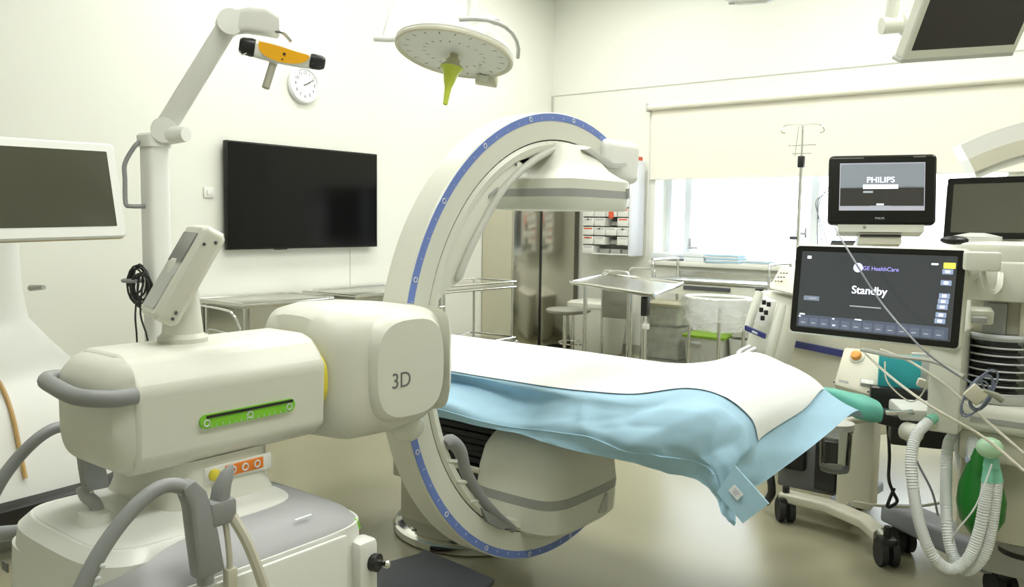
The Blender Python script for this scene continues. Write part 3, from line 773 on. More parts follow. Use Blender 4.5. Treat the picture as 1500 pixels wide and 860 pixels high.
part(B().tube([Vector(p) + Vector((.004, 0, 0)) for p in ib], [.006] + [.013] * (len(ib) - 2) + [.008], 10), 'cover_edge', M('cover_edge_grey', (.58, .59, .53), .4), ca)
part(B().prism([(-1.750, 2.125, 1.484), (-1.750, 2.171, 1.510), (-1.750, 2.157, 1.490), (-1.750, 2.122, 1.473)], (.004, 0, 0)), 'cover_inlay', STRIPE, ca)
b = B()
for q in ((-1.748, 2.267, 1.590), (-1.748, 2.444, 1.671)): b.ball(q, .005, (.5, 1, 1), 8)
part(b, 'cover_screw', DGREY, ca)
# lower grey grip
gp = [(-1.750, 1.918, 0.690), (-1.750, 1.947, 0.695), (-1.750, 1.993, 0.654), (-1.750, 2.021, 0.582), (-1.750, 2.077, 0.499), (-1.750, 2.158, 0.409), (-1.750, 2.282, 0.310)]
part(B().tube(gp, [.02, .024, .022, .02, .019, .019, .014], 12, smooth=5), 'lower_grip', HGREY, ca, label='grey lower grip bar')
for a, c in (((-1.750, 1.973, 0.624), (-1.750, 1.931, 0.634)), ((-1.750, 2.025, 0.544), (-1.750, 1.974, 0.556)), ((-1.750, 2.085, 0.466), (-1.750, 2.039, 0.474))):
    part(B().cyl(a, c, .008, n=8), 'grip_bracket', CREAM, ca)
part(B().prism([(-1.735, 2.089, 0.441), (-1.735, 2.262, 0.327), (-1.735, 2.197, 0.336), (-1.735, 2.122, 0.384)], (-.05, 0, 0)), 'grip_foot', HGREY, ca)

# detector at the top end of the ring
DX, DY = -1.815, 2.605
def sq(cx, cy, a, c, z, e=5, n=40): return [(x, y, z) for x, y in sup(cx, cy, a, c, e, n)]
det = part(B().loft([sq(DX, DY, .205, .212, 1.440, 6), sq(DX, DY, .212, .219, 1.448, 6), sq(DX, DY, .218, .226, 1.486, 6)]), 'detector', CREAM, ca)
part(B().loft([sq(DX, DY, .2185, .2265, 1.486, 6), sq(DX, DY, .2195, .2275, 1.514, 6)]), 'detector_stripe', STRIPE, det)
part(B().loft([sq(DX, DY, .2185, .2265, 1.514, 6), sq(DX, DY, .217, .225, 1.548, 6), sq(DX, DY, .210, .218, 1.556, 6), sq(DX, DY, .195, .20, 1.564, 5), sq(DX, DY, .165, .17, 1.590, 4), sq(DX, DY + .0, .135, .15, 1.63, 3.5), sq(DX, DY, .10, .14, 1.68, 3)]), 'detector_cover', CREAM, ca)
part(B().box2((DX - .12, DY + .20, 1.555), (DX + .11, DY + .45, 1.725), bev=.035, seg=4), 'detector_shoulder', WHITE, ca)
lv = B().prism([(-1.680, 2.589, 1.662), (-1.680, 2.630, 1.672), (-1.680, 2.792, 1.628), (-1.680, 2.890, 1.634), (-1.680, 2.896, 1.618), (-1.680, 2.798, 1.605), (-1.680, 2.748, 1.607), (-1.680, 2.669, 1.635)], (-.03, 0, 0), bev=.003)
part(lv, 'release_lever', LGREY, ca)
part(B().tube([(-1.60, 2.76, 1.525), (-1.60, 2.765, 1.49)], .009, 8), 'laser_port', STRIPE, ca)

# x-ray tube at the bottom end
TX, TY = -1.80, 2.56
def ts(a, c, z, dy=0, e=4.5): return sq(TX, TY + dy, a, c, z, e)
tube = part(B().loft([ts(.18, .225, .275), ts(.200, .242, .295), ts(.205, .245, .385)]), 'tube_housing', CREAM, ca)
part(B().loft([ts(.2055, .2455, .385), ts(.207, .247, .42)]), 'tube_stripe', STRIPE, tube)
part(B().loft([ts(.205, .245, .42), ts(.198, .238, .49), ts(.182, .222, .56), ts(.16, .20, .60), ts(.13, .17, .63), ts(.09, .12, .64)]), 'tube_cover', CREAM, ca)
part(B().prism([(-1.59, 2.60, .315), (-1.59, 2.66, .305), (-1.59, 2.665, .38), (-1.59, 2.65, .385)], (-.10, 0, 0), bev=.006), 'end_stop', LGREY, ca)

# rotation housing carrying the ring
def ys(y, x0, x1, z0, z1, e=4.0, n=40):
    return [(x, y, z) for x, z in sup((x0 + x1) / 2, (z0 + z1) / 2, (x1 - x0) / 2, (z1 - z0) / 2, e, n)]
hs = part(B().loft([ys(1.335, -1.86, -1.66, .93, 1.11, 2.6), ys(1.345, -1.895, -1.62, .865, 1.15, 3.0), ys(1.375, -1.925, -1.595, .835, 1.168, 3.4), ys(1.44, -1.94, -1.580, .815, 1.175, 3.8), ys(1.56, -1.94, -1.580, .812, 1.172, 4.2), ys(1.68, -1.93, -1.585, .825, 1.160, 4.5), ys(1.74, -1.92, -1.60, .84, 1.150, 4.5)]), 'rotation_housing', CREAM, ca)
bulge = []
for xx, s in ((-1.60, 1.10), (-1.575, 1.05), (-1.565, 1.0), (-1.560, .96)):
    pts = []
    for u, v in sup(0, 0, .135, .135, 3.0, 36):
        pts.append((xx, 1.585 + u * s * (1.0 if u < 0 else .92), 1.005 + v * s))
    bulge.append(pts)
part(B().loft(bulge), 'front_cover', CREAM, ca)
part(B().loft([ys(1.735, -1.90, -1.565, .855, 1.155, 6), ys(1.78, -1.885, -1.60, .875, 1.13, 6)]), 'ring_guide', CREAM, ca)
part(B().ball((-1.66, 1.66, .815), .05, (1, 1.0, .9), 16), 'guide_roller_cover', CREAM, ca)
text('3D', .058, frame((-1.5597, 1.540, .975), (0, 1, 0), (0, 0, 1)), 'lettering', TEXTD, ca, .0006)
part(B().loft([ys(1.316, -1.86, -1.612, .92, 1.075, 3), ys(1.337, -1.86, -1.612, .92, 1.075, 3)]), 'bearing_ring', YELLOW, ca, label='yellow bearing ring')

# horizontal arm box
bx = part(B().loft([[(x, y, z) for x, z in prof] for y, prof in [(yy, [(-1.60, .895), (-1.595, 1.045), (-1.615, 1.075), (-1.645, 1.105), (-1.68, 1.115), (-1.81, 1.115), (-1.85, 1.100), (-1.87, 1.06), (-1.87, .895), (-1.84, .862), (-1.64, .862)]) for yy in (.835, 1.32)]]), 'arm_box', CREAM, ca, ang=20)
md = bx.modifiers.new('round', 'BEVEL'); md.width = .014; md.segments = 3; md.limit_method = 'ANGLE'; md.angle_limit = .5
cap = part(B().loft([ys(.842, -1.868, -1.602, .868, 1.110, 5), ys(.825, -1.865, -1.606, .874, 1.106, 4.5), ys(.800, -1.85, -1.62, .89, 1.09, 3.8), ys(.788, -1.82, -1.65, .92, 1.06, 3.2), ys(.784, -1.77, -1.70, .96, 1.03, 3)]), 'end_cap', CREAM, ca)
part(B().tube([(-1.605, .842, 1.04), (-1.608, .80, 1.04), (-1.635, .762, 1.043), (-1.69, .752, 1.045), (-1.80, .766, 1.047), (-1.85, .776, 1.048), (-1.875, .80, 1.048), (-1.87, .845, 1.045)], .0175, 12, smooth=5), 'arm_handle', HGREY, ca, label='grey U-shaped handle')
part(B().prism([(-1.5995, 1.0985 + u_, .961 + v_) for u_, v_ in rrect(.247, .030, .0145)], (.0075, 0, 0)), 'travel_scale', GREEN, bx, label='green travel scale')
part(B().box2((-1.593, .99, .968), (-1.590, 1.215, .974)), 'slot', BLACK, bx)
b = B()
for q in (.99, 1.098, 1.205): b.tube([(-1.5912, q + .007 * math.cos(k * math.pi / 5), .958 + .007 * math.sin(k * math.pi / 5)) for k in range(10)], .0016, 5, closed=True)
for q in range(14): b.box((-1.5914, 1.0 + q * .015, .950), (.001, .0012, .006))
part(b, 'scale_marks', MARK, bx)

# neck with button strip
part(B().loft([[(x, y, z) for x, y in rrect2] for z, rrect2 in [(z, [(-1.775 + a * s, 1.06 + c * s) for a, c in rrect(.30, .26, .06)]) for z, s in ((.74, 1.15), (.79, 1.02), (.87, 1.0))]]), 'neck', CREAM, ca)
part(B().box2((-1.627, 1.0, .812), (-1.620, 1.175, .850), bev=.006), 'button_strip', WHITE, ca)
part(B().box2((-1.621, 1.05, .820), (-1.616, 1.150, .846), bev=.010), 'button_panel', ORANGE, ca)
b = B()
for q in (1.068, 1.10, 1.132): b.tube([(-1.6155, q + .0075 * math.cos(k * math.pi / 5), .833 + .0075 * math.sin(k * math.pi / 5)) for k in range(10)], .002, 5, closed=True)
part(b, 'button_marks', MARK, ca)
part(B().lathe([(.013, 0), (.013, .008), (.006, .012)], (-1.62, 1.022, .832), Matrix(((0, 0, 1), (1, 0, 0), (0, 1, 0)))), 'round_button', YELLOW, ca)

# control pod on its neck
nb = Vector((-1.755, 1.035, 1.105))
part(B().lathe([(.055, 0), (.055, .02), (.045, .03), (.036, .12), (.028, .19), (.02, .2)], nb), 'pod_neck', CREAM, ca)
pm = frame(nb + Vector((.0, .0, .165)), Vector((.95, -.31, 0)), Vector((.15, .43, .80)))
pod = part(slab(B(), pm, .17, .235, .055, .018, -.03, .010), 'control_pod', CREAM, ca)
part(slab(B(), pm, .12, .085, .002, .004, .0248), 'pod_frame', LGREY, pod)
b = B(); slab(b, pm @ Matrix.Translation((0, .055, 0)), .125, .075, .003, .004, .0252)
part(b, 'pod_screen', M('pod_screen', (.22, .23, .22), .2), pod)
b = B(); slab(b, pm @ Matrix.Translation((0, -.055, 0)), .115, .085, .003, .006, .0252)
part(b, 'pod_keypad', M('pod_keypad', (.50, .51, .48), .4), pod)
b = B()
for v in (.09, .075, -.085, -.10): b.ball(pm @ Vector((.0855, v, -.012 if abs(v) > .08 else 0.008)), .004, (1, 1, 1), 8)
part(b, 'pod_screw', DGREY, pod)

# mobile base
def cs(z, x0, x1, y0, y1, e=6, n=48): return [(x, y, z) for x, y in sup((x0 + x1) / 2, (y0 + y1) / 2, (x1 - x0) / 2, (y1 - y0) / 2, e, n)]
base = part(B().loft([cs(.10, -1.96, -1.44, .73, 1.31), cs(.13, -1.99, -1.41, .70, 1.335), cs(.55, -1.985, -1.415, .705, 1.33), cs(.695, -1.98, -1.42, .71, 1.325)]), 'base_shell', WHITE, ca)
part(B().loft([cs(.695, -1.975, -1.425, .72, 1.32), cs(.712, -1.965, -1.437, .74, 1.305), cs(.755, -1.91, -1.52, .80, 1.215)]), 'grey_shoulder', GREY, ca)
part(B().loft([cs(.725, -1.95, -1.515, .73, 1.215, 5), cs(.757, -1.935, -1.53, .745, 1.20, 5), cs(.765, -1.90, -1.56, .78, 1.17, 4), cs(.768, -1.84, -1.62, .84, 1.12, 4)]), 'white_deck', WHITE, ca)
# lift the operator end of the deck as a white scoop
part(B().loft([cs(.62, -1.970, -1.49, .701, 1.02, 4), cs(.735, -1.960, -1.50, .712, 1.01, 3.6), cs(.757, -1.94, -1.52, .735, .99, 3.6), cs(.748, -1.89, -1.57, .78, .95, 3.4)]), 'deck_scoop', WHITE, ca)
part(B().box2((-1.4165, .70, .18), (-1.405, 1.22, .69), bev=.008), 'side_panel', WHITE, ca)
part(B().box((-1.467, 1.145, .7365), (.004, .045, .002), rot=(0, .55, 0)), 'shoulder_mark', MARK, ca)
# brake lever on the deck
LX, LY, _z = (-1.715, 0.802, 0.745)
part(B().loft([cs(.738, LX - .05, LX + .05, LY - .045, LY + .045, 3, 24), cs(.752, LX - .048, LX + .048, LY - .043, LY + .043, 3, 24), cs(.757, LX - .036, LX + .036, LY - .032, LY + .032, 3, 24), cs(.785, LX - .03, LX + .03, LY - .026, LY + .03, 3, 24), cs(.790, LX - .02, LX + .02, LY - .018, LY + .022, 3, 24)]), 'lever_socket', WHITE, ca)
part(B().tube([(LX, LY + .01, .785), (LX - .004, LY + .005, .803), (LX - .022, LY - .002, .815), (LX - .05, LY + .004, .818), (LX - .075, LY + .008, .812)], [.013, .014, .014, .012, .008], 12, smooth=3), 'brake_lever', GREY, ca)
part(B().ball((LX - .01, LY + .003, .825), .005, (1, 1, .6), 8), 'lever_screw', CHROME, ca)
# steering handles, one on each flank
for xx, s, oy_ in ((-1.405, 1, 0), (-1.985, -1, .07)):
    h = part(B().tube([(xx, y_ + oy_, z_) for y_, z_ in ((.865, .70), (.860, .78), (.848, .85), (.828, .893), (.79, .910), (.75, .899), (.705, .865), (.665, .82), (.632, .765), (.605, .70), (.59, .60))], [.016, .016, .0155, .0145, .0135, .0135, .0135, .014, .015, .016, .016], 12, smooth=4), 'steering_handle', HGREY, ca, label='grey arched steering handle')
    part(B().prism([(xx - .018, y_ + oy_, z_) for y_, z_ in ((.812, .900), (.838, .912), (.862, .885), (.885, .80), (.898, .72), (.842, .715), (.832, .80), (.826, .86))], (.036, 0, 0), bev=.006), 'handle_post', HGREY, h)
    b = B()
    for k in range(3): b.ball((xx + .017 * s, .645 + oy_ + .009 * k, .765 + .02 * k), .008, (.35, .7, .6), 8)
    part(b, 'handle_mark', MARK, h)
part(B().tube([(-2.291, 0.745, 0.600), (-2.233, 0.800, 0.610), (-2.155, 0.855, 0.620)], .019, 10, smooth=3), 'rear_bumper', HGREY, ca)
# hand switch holder next to the near handle
part(B().box2((-1.425, .868, .808), (-1.385, .925, .858), bev=.008), 'switch_holder', HGREY, ca)
part(B().loft([[(x, y, z) for x, y in sup(-1.405 + dx, .897 + dy, a, a, 3, 20)] for z, a, dx, dy in ((.845, .017, 0, 0), (.880, .016, 0, .006), (.905, .012, 0, .018), (.918, .004, 0, .028))]), 'hand_switch', HGREY, ca)
part(B().tube([(-1.40, .905, .82), (-1.39, .908, .74), (-1.39, .91, .62), (-1.38, .94, .48), (-1.385, .95, .3)], .006, 8, smooth=4), 'switch_cable', CABLE, ca)
part(B().tube([(-1.395, .918, .82), (-1.375, .94, .76), (-1.365, .97, .66), (-1.375, 1.02, .5), (-1.38, 1.03, .3)], .011, 8, smooth=4), 'hose', CABLE, ca)
part(B().box2((-1.400, .898, .68), (-1.380, .92, .72), bev=.003), 'cable_clip', CABLE, ca)
# front right fitting
part(B().box2((-1.455, 1.25, .48), (-1.398, 1.31, .66), bev=.015), 'connector_block', WHITE, ca)
part(B().cyl((-1.402, 1.29, .605), (-1.385, 1.295, .605), .021, n=16), 'round_socket', BLACK, ca)
part(B().ball((-1.382, 1.318, .595), .010, (1, 1, 1), 10), 'chrome_pin', CHROME, ca)
part(B().box((-1.458, 1.290, .684), (.024, .010, .030), rot=(.5, .3, 0), bev=.004), 'status_light', GREEN, ca)
# front shell foot and chassis
part(B().prism([(-1.45, 1.29, .52), (-1.45, 1.44, .12), (-1.45, 1.29, .12)], (-.48, 0, 0), bev=.01), 'front_apron', WHITE, ca)
part(B().box2((-1.94, .74, .06), (-1.46, 1.38, .13), bev=.01), 'chassis', DGREY, ca)
for x in (-1.88, -1.52):
    for y in (.80, 1.30): caster(ca, (x, y), .055)
b = B()
for q, z in ((.70, .64), (.73, .57)):
    b.box((-1.93 + .0, .712, z), (.03, .003, .02))
part(b, 'rear_label', TEXTD, ca)

# mat on the floor by the base
mp = [Vector((-2.428, 2.143, 0.000)), Vector((-2.350, 2.416, 0.000)), Vector((-2.363, 2.470, 0.000)), Vector((-1.953, 2.431, 0.000))]
q = mp[3] + Vector((.10, -.40, 0)); q2 = mp[0] + Vector((.3, -.35, 0))
pts = [mp[0], mp[1], mp[2], mp[3], q, q2]
b = B().prism([p + Vector((0, 0, .002)) for p in pts], (0, 0, .018), bev=.003)
solo(b, 'floor_mat', M('mat_grey', (.085, .09, .105), .55, var=.05), 'dark grey mat lying on the floor below the C-arm ring', 'mat')

# ------------------------------------------------------------------ navigation display cart at the left edge
TL, TR, BR, BL = [Vector(p) for p in ((-3.534, 1.254, 1.694), (-3.583, 1.828, 1.706), (-3.514, 1.814, 1.308), (-3.463, 1.214, 1.301))]
ux = (TR - TL).normalized(); uy = (TR - BR).normalized()
w_, h_ = .66, (TR - BR).length
ctr = (TR + BR) / 2 - ux * w_ / 2
fm = frame(ctr, ux, uy)
if fm.to_3x3().col[2].dot(Vector((0, 0, 1.4)) - ctr) < 0: fm = fm @ Matrix.Rotation(math.pi, 4, 'Y')
sgn = 1 if fm.to_3x3().col[0].dot(ux) > 0 else -1
dcx, dcy = ctr.x - .02, ctr.y - .0
t = thing('navigation_display', 'white framed navigation display on a curved white cart at the left', 'display', (dcx, dcy, 0))
sh = part(slab(B(), fm, w_, h_, .035, .022, -.035, .008), 'display_frame', WHITE, t)
part(slab(B(), fm, w_ + .008, h_ + .008, .008, .024, -.032, .002), 'frame_edge', M('tan_edge', (.62, .48, .28), .4), sh)
part(slab(B(), fm @ Matrix.Translation((0, .006, 0)), w_ - .085, h_ - .085, .003, .004, -.0015), 'screen', SCREENG, sh)
bx_ = Vector((-4.028, 1.446, 1.143)); nb_ = fm.to_3x3().col[2]; nb_.z = 0; nb_.normalize(); sb_ = Vector((-nb_.y, nb_.x, 0))
secs = []
for z, hw, hd, off in ((1.30, .19, .06, -.10), (1.06, .19, .07, -.09), (.93, .20, .08, -.07), (.82, .265, .12, -.02), (.72, .33, .18, .04), (.60, .36, .22, .08), (.45, .375, .25, .10), (.30, .39, .28, .12), (.24, .40, .29, .12)):
    secs.append([Vector((bx_.x, bx_.y, z)) + sb_ * u + nb_ * (v + off) for u, v in sup(0, 0, hw, hd, 4.5, 36)])
body = part(B().loft(secs), 'cart_column', WHITE, t)
tr_pts = [Vector((bx_.x, bx_.y, z)) + sb_ * u + nb_ * v for z, u, v in ((.86, -.17, .075), (.78, -.10, .165), (.70, -.065, .245), (.58, -.055, .315), (.45, -.055, .362), (.32, -.057, .41))]
part(B().tube(tr_pts, .009, 8, smooth=4), 'tan_trim', M('tan_trim', (.50, .32, .12), .4), body)
part(B().loft([[Vector((bx_.x, bx_.y, z)) + sb_ * u + nb_ * (v + .13) for u, v in sup(0, 0, hw, hd, 4, 36)] for z, hw, hd in ((.14, .36, .28), (.16, .42, .34), (.225, .43, .35), (.242, .41, .32))]), 'cart_base', BLACK, t)
for s in (-1, 1):
    for f in (-.2, .38):
        e = Vector((bx_.x, bx_.y, 0)) + sb_ * (.33 * s) + nb_ * f
        b = B().cyl(e + Vector((0, 0, .07)) - sb_ * .02, e + Vector((0, 0, .07)) + sb_ * .02, .07, n=24)
        wv = part(b, 'wheel', RUBBER, t)
        part(B().cyl(e + Vector((0, 0, .07)) - sb_ * .025, e + Vector((0, 0, .07)) + sb_ * .025, .055, n=24), 'wheel_cap', WHITE, wv)
        part(B().box(e + Vector((0, 0, .145)), (.06, .06, .06), bev=.01), 'fork', BLACK, wv)
hk = Vector((-3.786, 1.539, 1.087)); hk2 = Vector((-3.689, 1.551, 1.095))
part(B().tube([hk, hk2], [.014, .010], 10), 'side_hook', LGREY, t)
part(B().box(Vector((bx_.x, bx_.y, 1.40)) + nb_ * -.10, (.16, .10, .3), rot=(0, 0, math.atan2(sb_.y, sb_.x)), bev=.02), 'display_mount', WHITE, t)

# ------------------------------------------------------------------ tracking camera on its mast
m0 = Vector((-3.998, 2.226, 1.319)); mx, my = m0.x, m0.y
t = thing('tracking_camera', 'tracking camera with amber front on a tall white jointed mast', 'camera', (mx, my, 0))
zt = (-4.025, 2.252, 1.746)[2]
part(B().loft([[(mx + u, my + v, z) for u, v in sup(0, 0, .058, .058, 4, 28)] for z in (.22, zt)]), 'mast', WHITE, t)
part(B().loft([[(mx + u, my + v, z) for u, v in sup(0, 0, a, a, 4, 28)] for z, a in ((zt - .005, .068), (zt + .05, .07), (zt + .06, .06))]), 'mast_collar', WHITE, t)
part(B().loft([[(mx + u, my + v, z) for u, v in sup(0, 0, a, a, 3, 28)] for z, a in ((.09, .26), (.14, .27), (.19, .16), (.24, .06))]), 'mast_base', WHITE, t)
for k in range(4): a = k * 1.571 + .4; caster(t, (mx + .2 * math.cos(a), my + .2 * math.sin(a)), .045)
part(B().tube([(-4.014, 2.200, 1.769), (-4.014, 2.161, 1.762), (-4.016, 2.130, 1.733), (-4.046, 2.098, 1.653), (-4.041, 2.094, 1.579), (-4.031, 2.089, 1.462), (-4.011, 2.102, 1.446), (-3.998, 2.176, 1.447)], .011, 10, smooth=4), 'mast_handle', HGREY, t, label='grey loop handle')
j1, j2 = Vector((-3.963, 2.259, 1.828)), Vector((-3.595, 2.395, 2.325))
d = (j2 - j1).normalized(); vdir = (j1 - Vector((0, 0, 1.4))).normalized(); side = d.cross(vdir).normalized()
part(B().loft([[p + side * u + vdir * v for u, v in rrect(w, .10, .03)] for p, w in ((j1 + d * .03, .10), (j1.lerp(j2, .5), .098), (j2 - d * .02, .094))]), 'lower_arm', WHITE, t)
part(B().cyl(j1 - vdir * .075, j1 + vdir * .075, .062, n=28), 'elbow_joint', WHITE, t)
part(B().tube([Vector((-3.941, 2.260, 1.801)), Vector((-3.817, 2.292, 1.800))], [.05, .035], 14), 'elbow_stub', WHITE, t)
part(B().cyl(j2 - vdir * .08, j2 + vdir * .08, .06, n=28), 'shoulder_joint', WHITE, t)
part(B().loft([[Vector(p) + Vector((0, 0, 1)) * u + vdir * v for u, v in rrect(hh, .11, .03)] for p, hh in (((-3.595, 2.395, 2.325), .11), ((-3.511, 2.436, 2.334), .12), ((-3.418, 2.469, 2.322), .13), ((-3.350, 2.492, 2.292), .10))]), 'head_arm', WHITE, t)
# camera bar
ca_, cb_ = Vector((-3.440, 2.349, 2.196)), Vector((-3.210, 2.648, 2.135))
bd = (cb_ - ca_).normalized(); bn = -(((ca_ + cb_) / 2 - Vector((0, 0, 1.4))).normalized()); bu = bd.cross(bn).normalized()
if bu.z < 0: bu = -bu
L_ = (cb_ - ca_).length
def bars(f0, f1, hs, dp, n=24):
    return [[ca_.lerp(cb_, f) + bu * u + bn * v for u, v in sup(0, 0, h, d2, 3.2, n)] for f, h, d2 in hs]
bar = part(B().loft(bars(0, 1, [(.13, .039, .040), (.25, .044, .042), (.5, .046, .044), (.75, .043, .042), (.87, .037, .038)], 0)), 'camera_bar', WHITE, t)
part(B().loft(bars(0, 1, [(-.015, .020, .018), (-.01, .030, .030), (.02, .038, .040), (.13, .043, .046), (.17, .040, .046), (.18, .02, .03)], 0)), 'lens_pod', BLACK, t)
part(B().loft(bars(0, 1, [(.82, .02, .02), (.83, .036, .043), (.87, .038, .043), (.96, .035, .038), (1.01, .026, .028), (1.02, .016, .016)], 0)), 'lens_pod', BLACK, t)
pts = [ca_.lerp(cb_, f) + bu * u + bn * .043 for f, u in ((.21, .036), (.35, .036), (.5, .032), (.65, .026), (.80, .022), (.81, .008), (.76, -.014), (.65, -.030), (.5, -.036), (.36, -.030), (.25, -.012), (.21, .012))]
pts, _ = spline(pts + [pts[0]], 3)
part(B().prism(pts[:-1], bn * .008), 'amber_front', AMBER, bar, label='amber front panel')
pc = ca_.lerp(cb_, .52) + bn * .052
part(B().ball(pc + bu * .004, .007, (1, 1, 1), 10), 'sensor', BLACK, bar)
part(B().ball(pc - bu * .022 + bd * -.006, .004, (1, 1, 1), 8), 'sensor', BLACK, bar)
part(B().cyl((-3.347, 2.465, 2.130), (-3.352, 2.421, 2.002), .018, n=12), 'grip_bar', M('grip_khaki', (.33, .32, .25), .5), t)
part(B().cyl((-3.345, 2.467, 2.140), (-3.349, 2.462, 2.117), .021, n=12), 'grip_collar', WHITE, t)
part(B().tube([(-3.334, 2.464, 2.266), (-3.289, 2.473, 2.256), (-3.262, 2.490, 2.225), (-3.253, 2.495, 2.212)], .008, 8, smooth=3), 'bar_bracket', CHROME, t)
part(B().tube([(-3.406, 2.321, 2.163), (-3.388, 2.319, 2.143), (-3.380, 2.339, 2.151)], .003, 6, smooth=3), 'lens_clip', CHROME, t)
# cable hook with coiled cables
hc = Vector((-3.994, 2.101, 1.080))
part(B().lathe([(.02, -.012), (.055, -.008), (.06, .004), (.05, .010), (.02, .012)], hc), 'cable_hook', HGREY, t)
part(B().tube([hc, (mx, my, hc.z)], .014, 8), 'hook_arm', HGREY, t)
b = B()
cc = Vector((-3.936, 2.094, 1.070))
for k in range(9):
    w = .035 + .006 * (k % 4); hgt = .06 + .012 * (k % 5); o = cc + Vector(((k - 4) * .006, (k % 3) * .008, -.02 - .006 * k))
    b.tube([o + Vector((.79, .61, 0)) * (w * math.cos(q * math.pi / 8)) + Vector((0, 0, hgt * math.sin(q * math.pi / 8) + .03)) for q in range(16)], .005, 6, closed=True)
b.tube([cc, cc + Vector((-.02, -.01, -.15)), cc + Vector((-.03, 0, -.28)), cc + Vector((-.035, 0, -.5))], .005, 6, smooth=4)
b.tube([cc + Vector((.02, .01, 0)), cc + Vector((.01, 0, -.15)), cc + Vector((.035, .02, -.28)), cc + Vector((.045, .02, -.5))], .005, 6, smooth=4)
solo(b, 'hanging_cables', BCABLE, 'bundle of black cables hung over the grey hook on the mast', 'cables')

# ------------------------------------------------------------------ surgical light
RV = Vector((.789, .614, .013)); TC = Vector((.655, -.755, 0)).normalized()
lc = Vector((-2.870, 3.202, 2.242)); a = math.radians(10.5)
lm = frame(lc, RV * .985 - Vector((0, 0, 1)) * .165, -TC * math.cos(a) - Vector((0, 0, 1)) * math.sin(a) * 1.0)
if lm.to_3x3().col[2].z < 0: lm = lm @ Matrix.Rotation(math.pi, 4, 'X')
R_ = .297
t = thing('surgical_light', 'round ceiling surgical light with a lime green centre handle', 'surgical light', (lc.x, lc.y, lc.z - .15))
part(B().lathe([(R_ - .02, -.012), (R_, -.006), (R_ + .004, .010), (R_ - .01, .035), (R_ - .07, .052), (.12, .062), (.05, .07)], lm.translation, lm.to_3x3(), 56), 'lamp_head', WHITE, t)
part(B().tube([lm @ Vector(((R_ - .008) * math.cos(q * math.pi / 28), (R_ - .008) * math.sin(q * math.pi / 28), -.008)) for q in range(56)], .014, 8, closed=True), 'lamp_rim', CREAM2, t)
part(B().lathe([(R_ - .015, -.004), (R_ - .02, .004), (.03, .004), (.03, -.004)], lm.translation, lm.to_3x3(), 56), 'lens_plate', LENS, t)
b = B()
for k in range(40):
    q = k * 2 * math.pi / 40; r0, r1 = (.10, .16) if k % 2 else (.17, .255)
    b.tube([lm @ Vector((r0 * math.cos(q), r0 * math.sin(q), -.006)), lm @ Vector((r1 * math.cos(q + .06), r1 * math.sin(q + .06), -.006))], [.004, .008], 6)
part(b, 'lens_facet', M('lens_facet', (.22, .21, .15), .4), t)
part(B().lathe([(.018, .0), (.022, -.03), (.036, -.045), (.036, -.06), (.058, -.078), (.060, -.086)], lm.translation, lm.to_3x3(), 24), 'handle_mount', KHAKI, t)
part(B().lathe([(.058, -.086), (.05, -.096), (.036, -.125), (.028, -.16), (.018, -.19), (.014, -.24), (.012, -.275), (.004, -.28)], lm.translation, lm.to_3x3(), 24), 'sterile_handle', LIME, t, label='lime green sterile handle')
part(B().tube([lm @ Vector((-R_ + .01, -.06, -.005)), lm @ Vector((-R_ - .03, -.07, -.02)), lm @ Vector((-R_ - .10, -.075, -.03))], .015, 10, smooth=3), 'side_handle', WHITE, t)
part(B().box(lm @ Vector((.17, .235, -.035)), (.12, .05, .05), rot=lm.to_3x3(), bev=.01), 'control_box', CREAM2, t)
part(B().box(lm @ Vector((.155, .207, -.035)), (.04, .006, .03), rot=lm.to_3x3(), bev=.002), 'control_key', CREAM, t)
yk = [lm @ Vector((.318 * math.cos(q), .318 * math.sin(q), .035 + .05 * math.sin(k_ * math.pi / 8))) for k_, q in enumerate([math.radians(-85 + 11 * k) for k in range(9)])]
part(B().tube(yk, .011, 10), 'yoke', LGREY, t)
part(B().tube([yk[3], lm @ Vector((.14, -.16, .13)), lm @ Vector((.05, -.05, .12)), lm @ Vector((0, 0, .06))], .018, 10, smooth=3), 'yoke_arm', WHITE, t)
up_ = lm @ Vector((.05, -.05, .12)) + Vector((0, .05, .9))
part(B().tube([lm @ Vector((.05, -.05, .12)), lm @ Vector((.05, -.05, .22)), up_, up_ + Vector((-.3, .3, .25)), up_ + Vector((-.3, .3, CEIL - up_.z))], .022, 10, smooth=3), 'support_arm', WHITE, t)
part(B().tube([(-3.352, 3.247, 2.577), (-3.299, 3.147, 2.450), (-3.275, 3.090, 2.342)], .004, 6, smooth=3), 'lamp_cord', LGREY, t)
# pieces of the neighbouring light reaching into the top of the picture
lc2 = Vector((-2.630, 3.944, 2.669))
t = thing('surgical_light', 'small lit surgical light just showing at the top edge of the view', 'surgical light', (lc2.x, lc2.y, lc2.z))
m2 = frame(lc2 + Vector((0, .1, .10)), RV, Vector((-.3, .6, -.2)))
part(B().lathe([(.02, -.06), (.09, -.05), (.10, -.02), (.10, .06), (.08, .09)], lc2 + Vector((0, 0, .02)), (0.25, .1, 0), 32), 'lamp_head', WHITE, t)
part(B().lathe([(.03, -.063), (.07, -.056), (.07, -.05)], lc2 + Vector((0, 0, .02)), (0.25, .1, 0), 32), 'lens_plate', LGREY, t)
ld = bpy.data.lights.new('surgical_beam', 'SPOT'); ld.energy = 110; ld.color = (.78, .84, 1.0); ld.spot_size = math.radians(13); ld.spot_blend = 1.0; ld.shadow_soft_size = .05
lo_ = bpy.data.objects.new('surgical_beam', ld); COL.objects.link(lo_); lo_.parent = t
lo_.location = (0, 0, -.05)
lo_.rotation_euler = (Vector((-1.36, 3.12, 0)) - lc2).to_track_quat('-Z', 'Y').to_euler()
